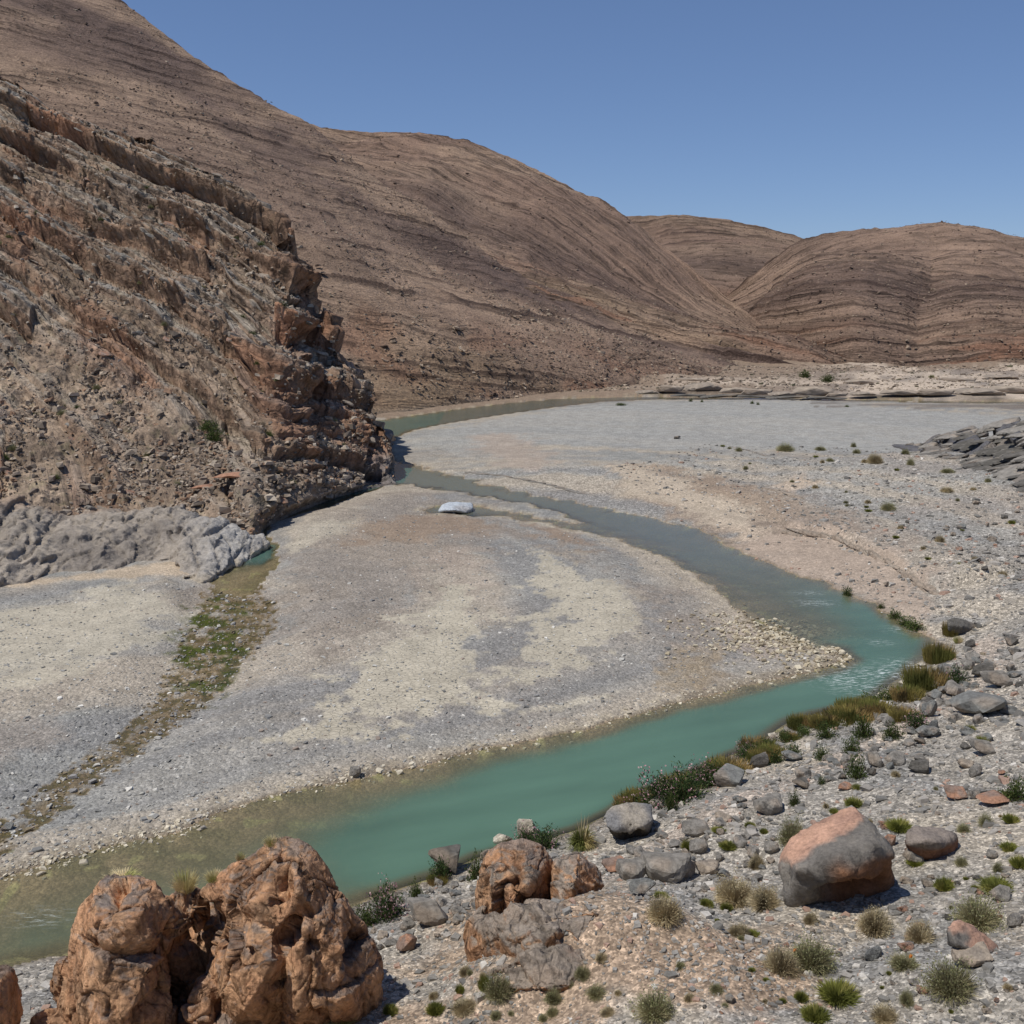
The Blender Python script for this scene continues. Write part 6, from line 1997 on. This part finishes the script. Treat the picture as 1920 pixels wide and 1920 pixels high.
# shrubs dotted on the spur
for i in range(60):
    px = random.uniform(10, 700); py = random.uniform(250, 960)
    crest = np.interp(px, cr[:, 0], cr[:, 1])
    if py < crest + 25: continue
    p, nn_ = spur_pt(px, py)
    w = random.uniform(.6, 1.5)
    if p[2] < 1: continue
    kd = random.choice(['darkbush', 'greybush', 'greybush'])
    plant(kd, float(p[0]), float(p[1]), float(p[2]) - .1, w, w * .6, where(px, py, ('dark green' if kd == 'darkbush' else 'olive') + ' shrub'), 'shrubs on the spur')
for px, py, w, h, lab in ((400, 808, 44, 20, 'larger green bush in the middle of the spur scree'), (388, 788, 40, 16, 'green bush just above the larger one on the spur'), (48, 990, 40, 14, 'green bush on the grey shelf at the left edge')):
    p, nn_ = spur_pt(px, py); s = mpp(p[1], p[2])
    plant('darkbush', float(p[0]), float(p[1]) - 1.0 * (px < 100) * 4, float(p[2]) + .1, w * s, h * s * 1.3, lab)

# broken blocks standing out of the beds, parts of the spur
BLK = [hull_mesh(rand_pts(900 + i, 11, (1, .7, .5)), 1, i, .04, 'bed_block', colf_for('grey' if i % 2 else 'tan', i), M_boulder) for i in range(3)]
BLK += [hull_mesh(rand_pts(920 + i, 11, (1, .7, .5)), 1, i, .04, 'bed_block', colf_for('orange', i), M_boulder) for i in range(2)]
BLK += [hull_mesh(rand_pts(930 + i, 13, (1, .75, .32)), 2, i, .03, 'bed_slab', colf_for('grey' if i % 2 else 'tan', i + 3), M_boulder) for i in range(4)]
wgt = EDGE[:398].ravel().astype(float); wgt = np.clip(wgt, 0, 1) ** 2; wgt /= wgt.sum()
pick = RNG.choice(len(wgt), 230, replace=False, p=wgt)
S2 = SS[:398].reshape(-1, 3)
for q in pick:
    p = S2[q]
    o = link('rock_slab', random.choice(BLK[5:]), SPUR)
    L = random.uniform(1.2, 3.6); nq = SN[:398].reshape(-1, 3)[q]
    o.location = tuple(float(t) for t in (p - nq * L * .30))
    o.scale = (L, L * .8, random.uniform(.5, 1.0) / .33)
    o.rotation_euler = (random.uniform(-.15, .25), math.radians(24) + random.uniform(-.1, .1), random.uniform(-.25, .25))
cnt = 0
while cnt < 65:
    px = random.uniform(0, 730); crest = np.interp(px, cr[:, 0], cr[:, 1]); ty = np.interp(px, toe[:, 0], toe[:, 1])
    py = random.uniform(crest + 4, ty - 12)
    p, nn_ = spur_pt(px, py)
    if p[2] < .5 or (px < 480 and py > 950): continue
    o = link('rock_block', random.choice(BLK[:5]), SPUR)
    w = random.uniform(.7, 2.4)
    o.location = tuple(float(t) for t in p)
    o.scale = (w, w * .8, w * random.uniform(.5, .9))
    o.rotation_euler = (random.uniform(-.3, .3), math.radians(24) + random.uniform(-.2, .2), random.uniform(-.4, .4))
    cnt += 1

SLM = [hull_mesh(rand_pts(940 + i, 12, (1, .55, .34)), 2, i, .035, 'rock_slab', colf_for('dark' if i % 2 else 'grey', i), M_boulder) for i in range(4)]
for i in range(130):
    t = random.random() ** .7
    px = 1690 + 260 * t; yl = np.interp(px, [1660, 1720, 1800, 1860, 1920, 2000], [840, 850, 868, 880, 900, 940]); yh = np.interp(px, [1660, 1700, 1760, 1820, 1860, 1900, 2000], [838, 836, 828, 820, 810, 800, 775])
    py = random.uniform(yh, yl)
    j = int(np.argmin(np.abs(SLC - px))); v_ = (yl - py) / max(yl - yh, 1); p = SLS[int(np.clip(v_, 0, 1) * 109), j]
    o = link('rock_slab', random.choice(SLM), SLAB)
    L = random.uniform(2.2, 6.5) * (.5 + .6 * t)
    o.location = (float(p[0]), float(p[1]), float(p[2]) + random.uniform(-.1, .25))
    o.scale = (L, L * .7, L * random.uniform(.35, .6))
    o.rotation_euler = (random.uniform(-.08, .08), -math.radians(random.uniform(6, 16)), random.uniform(-.25, .35))

def ledge_line(name, label, pts, z0, n, length, thick, meshes, depth=.5, lift=.3):
    P = plan(pts, z0); seg = np.linalg.norm(np.diff(P, axis=0), axis=1); cum = np.concatenate([[0], np.cumsum(seg)])
    root = bpy.data.objects.new(name, None); COL.objects.link(root)
    cx, cy = P[len(P) // 2]; root.location = (float(cx), float(cy), float(gz(cx, cy)))
    tag(root, label, 'rock ledge')
    for i in range(n):
        t = cum[-1] * (i + random.uniform(.1, .9)) / n
        x = float(np.interp(t, cum, P[:, 0])); y = float(np.interp(t, cum, P[:, 1])) + random.uniform(-.3, .3)
        a = math.atan2(float(np.interp(t + .5, cum, P[:, 1]) - np.interp(t - .5, cum, P[:, 1])), float(np.interp(t + .5, cum, P[:, 0]) - np.interp(t - .5, cum, P[:, 0])))
        L = length * random.uniform(.6, 1.4); o = link('ledge_slab', random.choice(meshes), root)
        o.location = (x - float(cx), y - float(cy), float(gz(x, y)) - float(root.location.z) + thick * random.uniform(-.2, lift))
        o.scale = (L, L * depth, thick * random.uniform(.7, 1.3) / .4); o.rotation_euler = (random.uniform(-.1, .1), random.uniform(-.06, .06), a + random.uniform(-.15, .15))


LMP = [hull_mesh(rand_pts(980 + i, 14, (1, .7, .40)), 2, i, .03, 'ledge_slab', colf_for('tan' if i < 2 else 'grey', i), M_boulder) for i in range(4)]
ledge_line('bank_ledge', 'pinkish broken ledge of thin slabs cut along the right flat above the bend', [(1480, 985), (1560, 1000), (1610, 1020), (1660, 1045), (1700, 1068), (1760, 1100)], 1.6, 46, 2.0, .5, LMP[:2])
ledge_line('bar_edge', 'thin dark broken edge running along the far gravel bar above the channel', [(870, 886), (920, 890), (980, 901), (1040, 914), (1090, 926)], .3, 44, 2.4, .22, LMP[2:], .3)
ledge_line('bar_edge', 'short dark broken edge crossing the grey flats of the far bar', [(1370, 838), (1420, 850), (1460, 862), (1500, 876)], .6, 20, 2.6, .18, LMP[2:], .35)
ledge_line('bank_ledge', 'small cut edge with brown face on the flats left of the right track', [(1430, 930), (1470, 938), (1500, 948)], .8, 9, 2.4, .35, LMP[:2])

# undercut pale ledge along the far shore
ledge = bpy.data.objects.new('shore_ledge', None); COL.objects.link(ledge)
LX, LY, _ = at(1400, 743); ledge.location = (float(LX), float(LY), 0)
tag(ledge, 'pale undercut rock ledge along the far shore of the upper channel', 'rock ledge')
LM_ = [hull_mesh(rand_pts(960 + i, 14, (1, .7, .40)), 2, i, .03, 'ledge_slab', colf_for('tan' if i < 3 else 'dark', i), M_boulder) for i in range(5)]
for px, py, w, h, m_ in ((1262, 728, 60, 16, 0), (1318, 724, 84, 20, 1), (1380, 732, 60, 12, 2), (1425, 734, 70, 14, 0), (1470, 738, 60, 10, 1), (1528, 733, 84, 20, 2), (1575, 740, 50, 9, 0), (1620, 738, 60, 9, 1), (1690, 736, 80, 12, 2), (1760, 735, 90, 14, 0),
                         (1840, 733, 110, 16, 1), (1900, 730, 90, 15, 2), (1215, 735, 50, 10, 1), (1290, 741, 70, 7, 3), (1345, 742, 80, 7, 4), (1410, 743, 80, 6, 3), (1475, 744, 90, 7, 4), (1550, 746, 80, 6, 3), (1300, 712, 80, 9, 0), (1620, 716, 70, 9, 2), (1800, 712, 90, 10, 0), (1880, 706, 80, 8, 1)):
    x, y, z = at(px, py + h / 2, .3 if m_ > 2 else 1.0)
    s = mpp(y, 1); o = link('ledge_slab', LM_[m_], ledge)
    o.location = (float(x - LX), float(y - LY) + (2 if m_ < 3 else 0), float(z) + h * s * .4)
    o.scale = (w * s * 1.05, w * s * .5, h * s / .42); o.rotation_euler = (0, random.uniform(-.04, .04), random.uniform(-.1, .1))

for px, py, w, h, kind, lab in ((455, 912, 82, 16, 'orange', 'long flat orange slab lying on the lower spur scree'), (380, 918, 50, 12, 'orange', 'shorter flat orange slab left of the long one'), (186, 975, 36, 14, 'orange', 'orange slab perched on the grey rock shelf'),
                                (267, 966, 18, 28, 'orange', 'upright orange slab above the grey rock shelf'), (440, 958, 12, 8, 'dark', 'small dark stone above the side pool')):
    p, nn_ = spur_pt(px, py); s = mpp(p[1], p[2])
    o = place_rock(float(p[0]), float(p[1]) - .3, float(p[2]) - .1, w * s, h * s * 1.1, kind, .1, (0, -.1), .1)
    tag(o, lab, 'rock')

# litter: two scraps of orange plastic
def scrap(px, py, lab):
    x, y, z = hit(px, py)
    V_ = [(-.05, 0, 0), (.03, -.01, .01), (.05, .03, .09), (-.01, .04, .13), (-.01, -.02, .07), (-.05, .05, .05)]
    me = bpy.data.meshes.new('plastic_scrap'); me.from_pydata(V_, [], [(0, 1, 4), (1, 2, 4), (2, 3, 4), (3, 0, 4), (0, 3, 5), (3, 2, 5), (2, 1, 5), (1, 0, 5)])
    m, nt, b = newmat('orange_plastic'); b.inputs['Base Color'].default_value = (.8, .22, .03, 1); b.inputs['Roughness'].default_value = .5
    me.materials.append(m)
    tag(link('plastic_scrap', me, loc=(x, y, z + .25)), lab, 'litter')


scrap(1490, 1800, 'bright orange scrap of plastic caught in the wide bush below the largest boulder')
scrap(1707, 1812, 'small orange scrap of plastic on the ground left of the lowest right bush')
print('tris', sum(sum(len(p.vertices) - 2 for p in o.data.polygons) for o in bpy.data.objects if o.type == 'MESH' and o.data.users == 1))
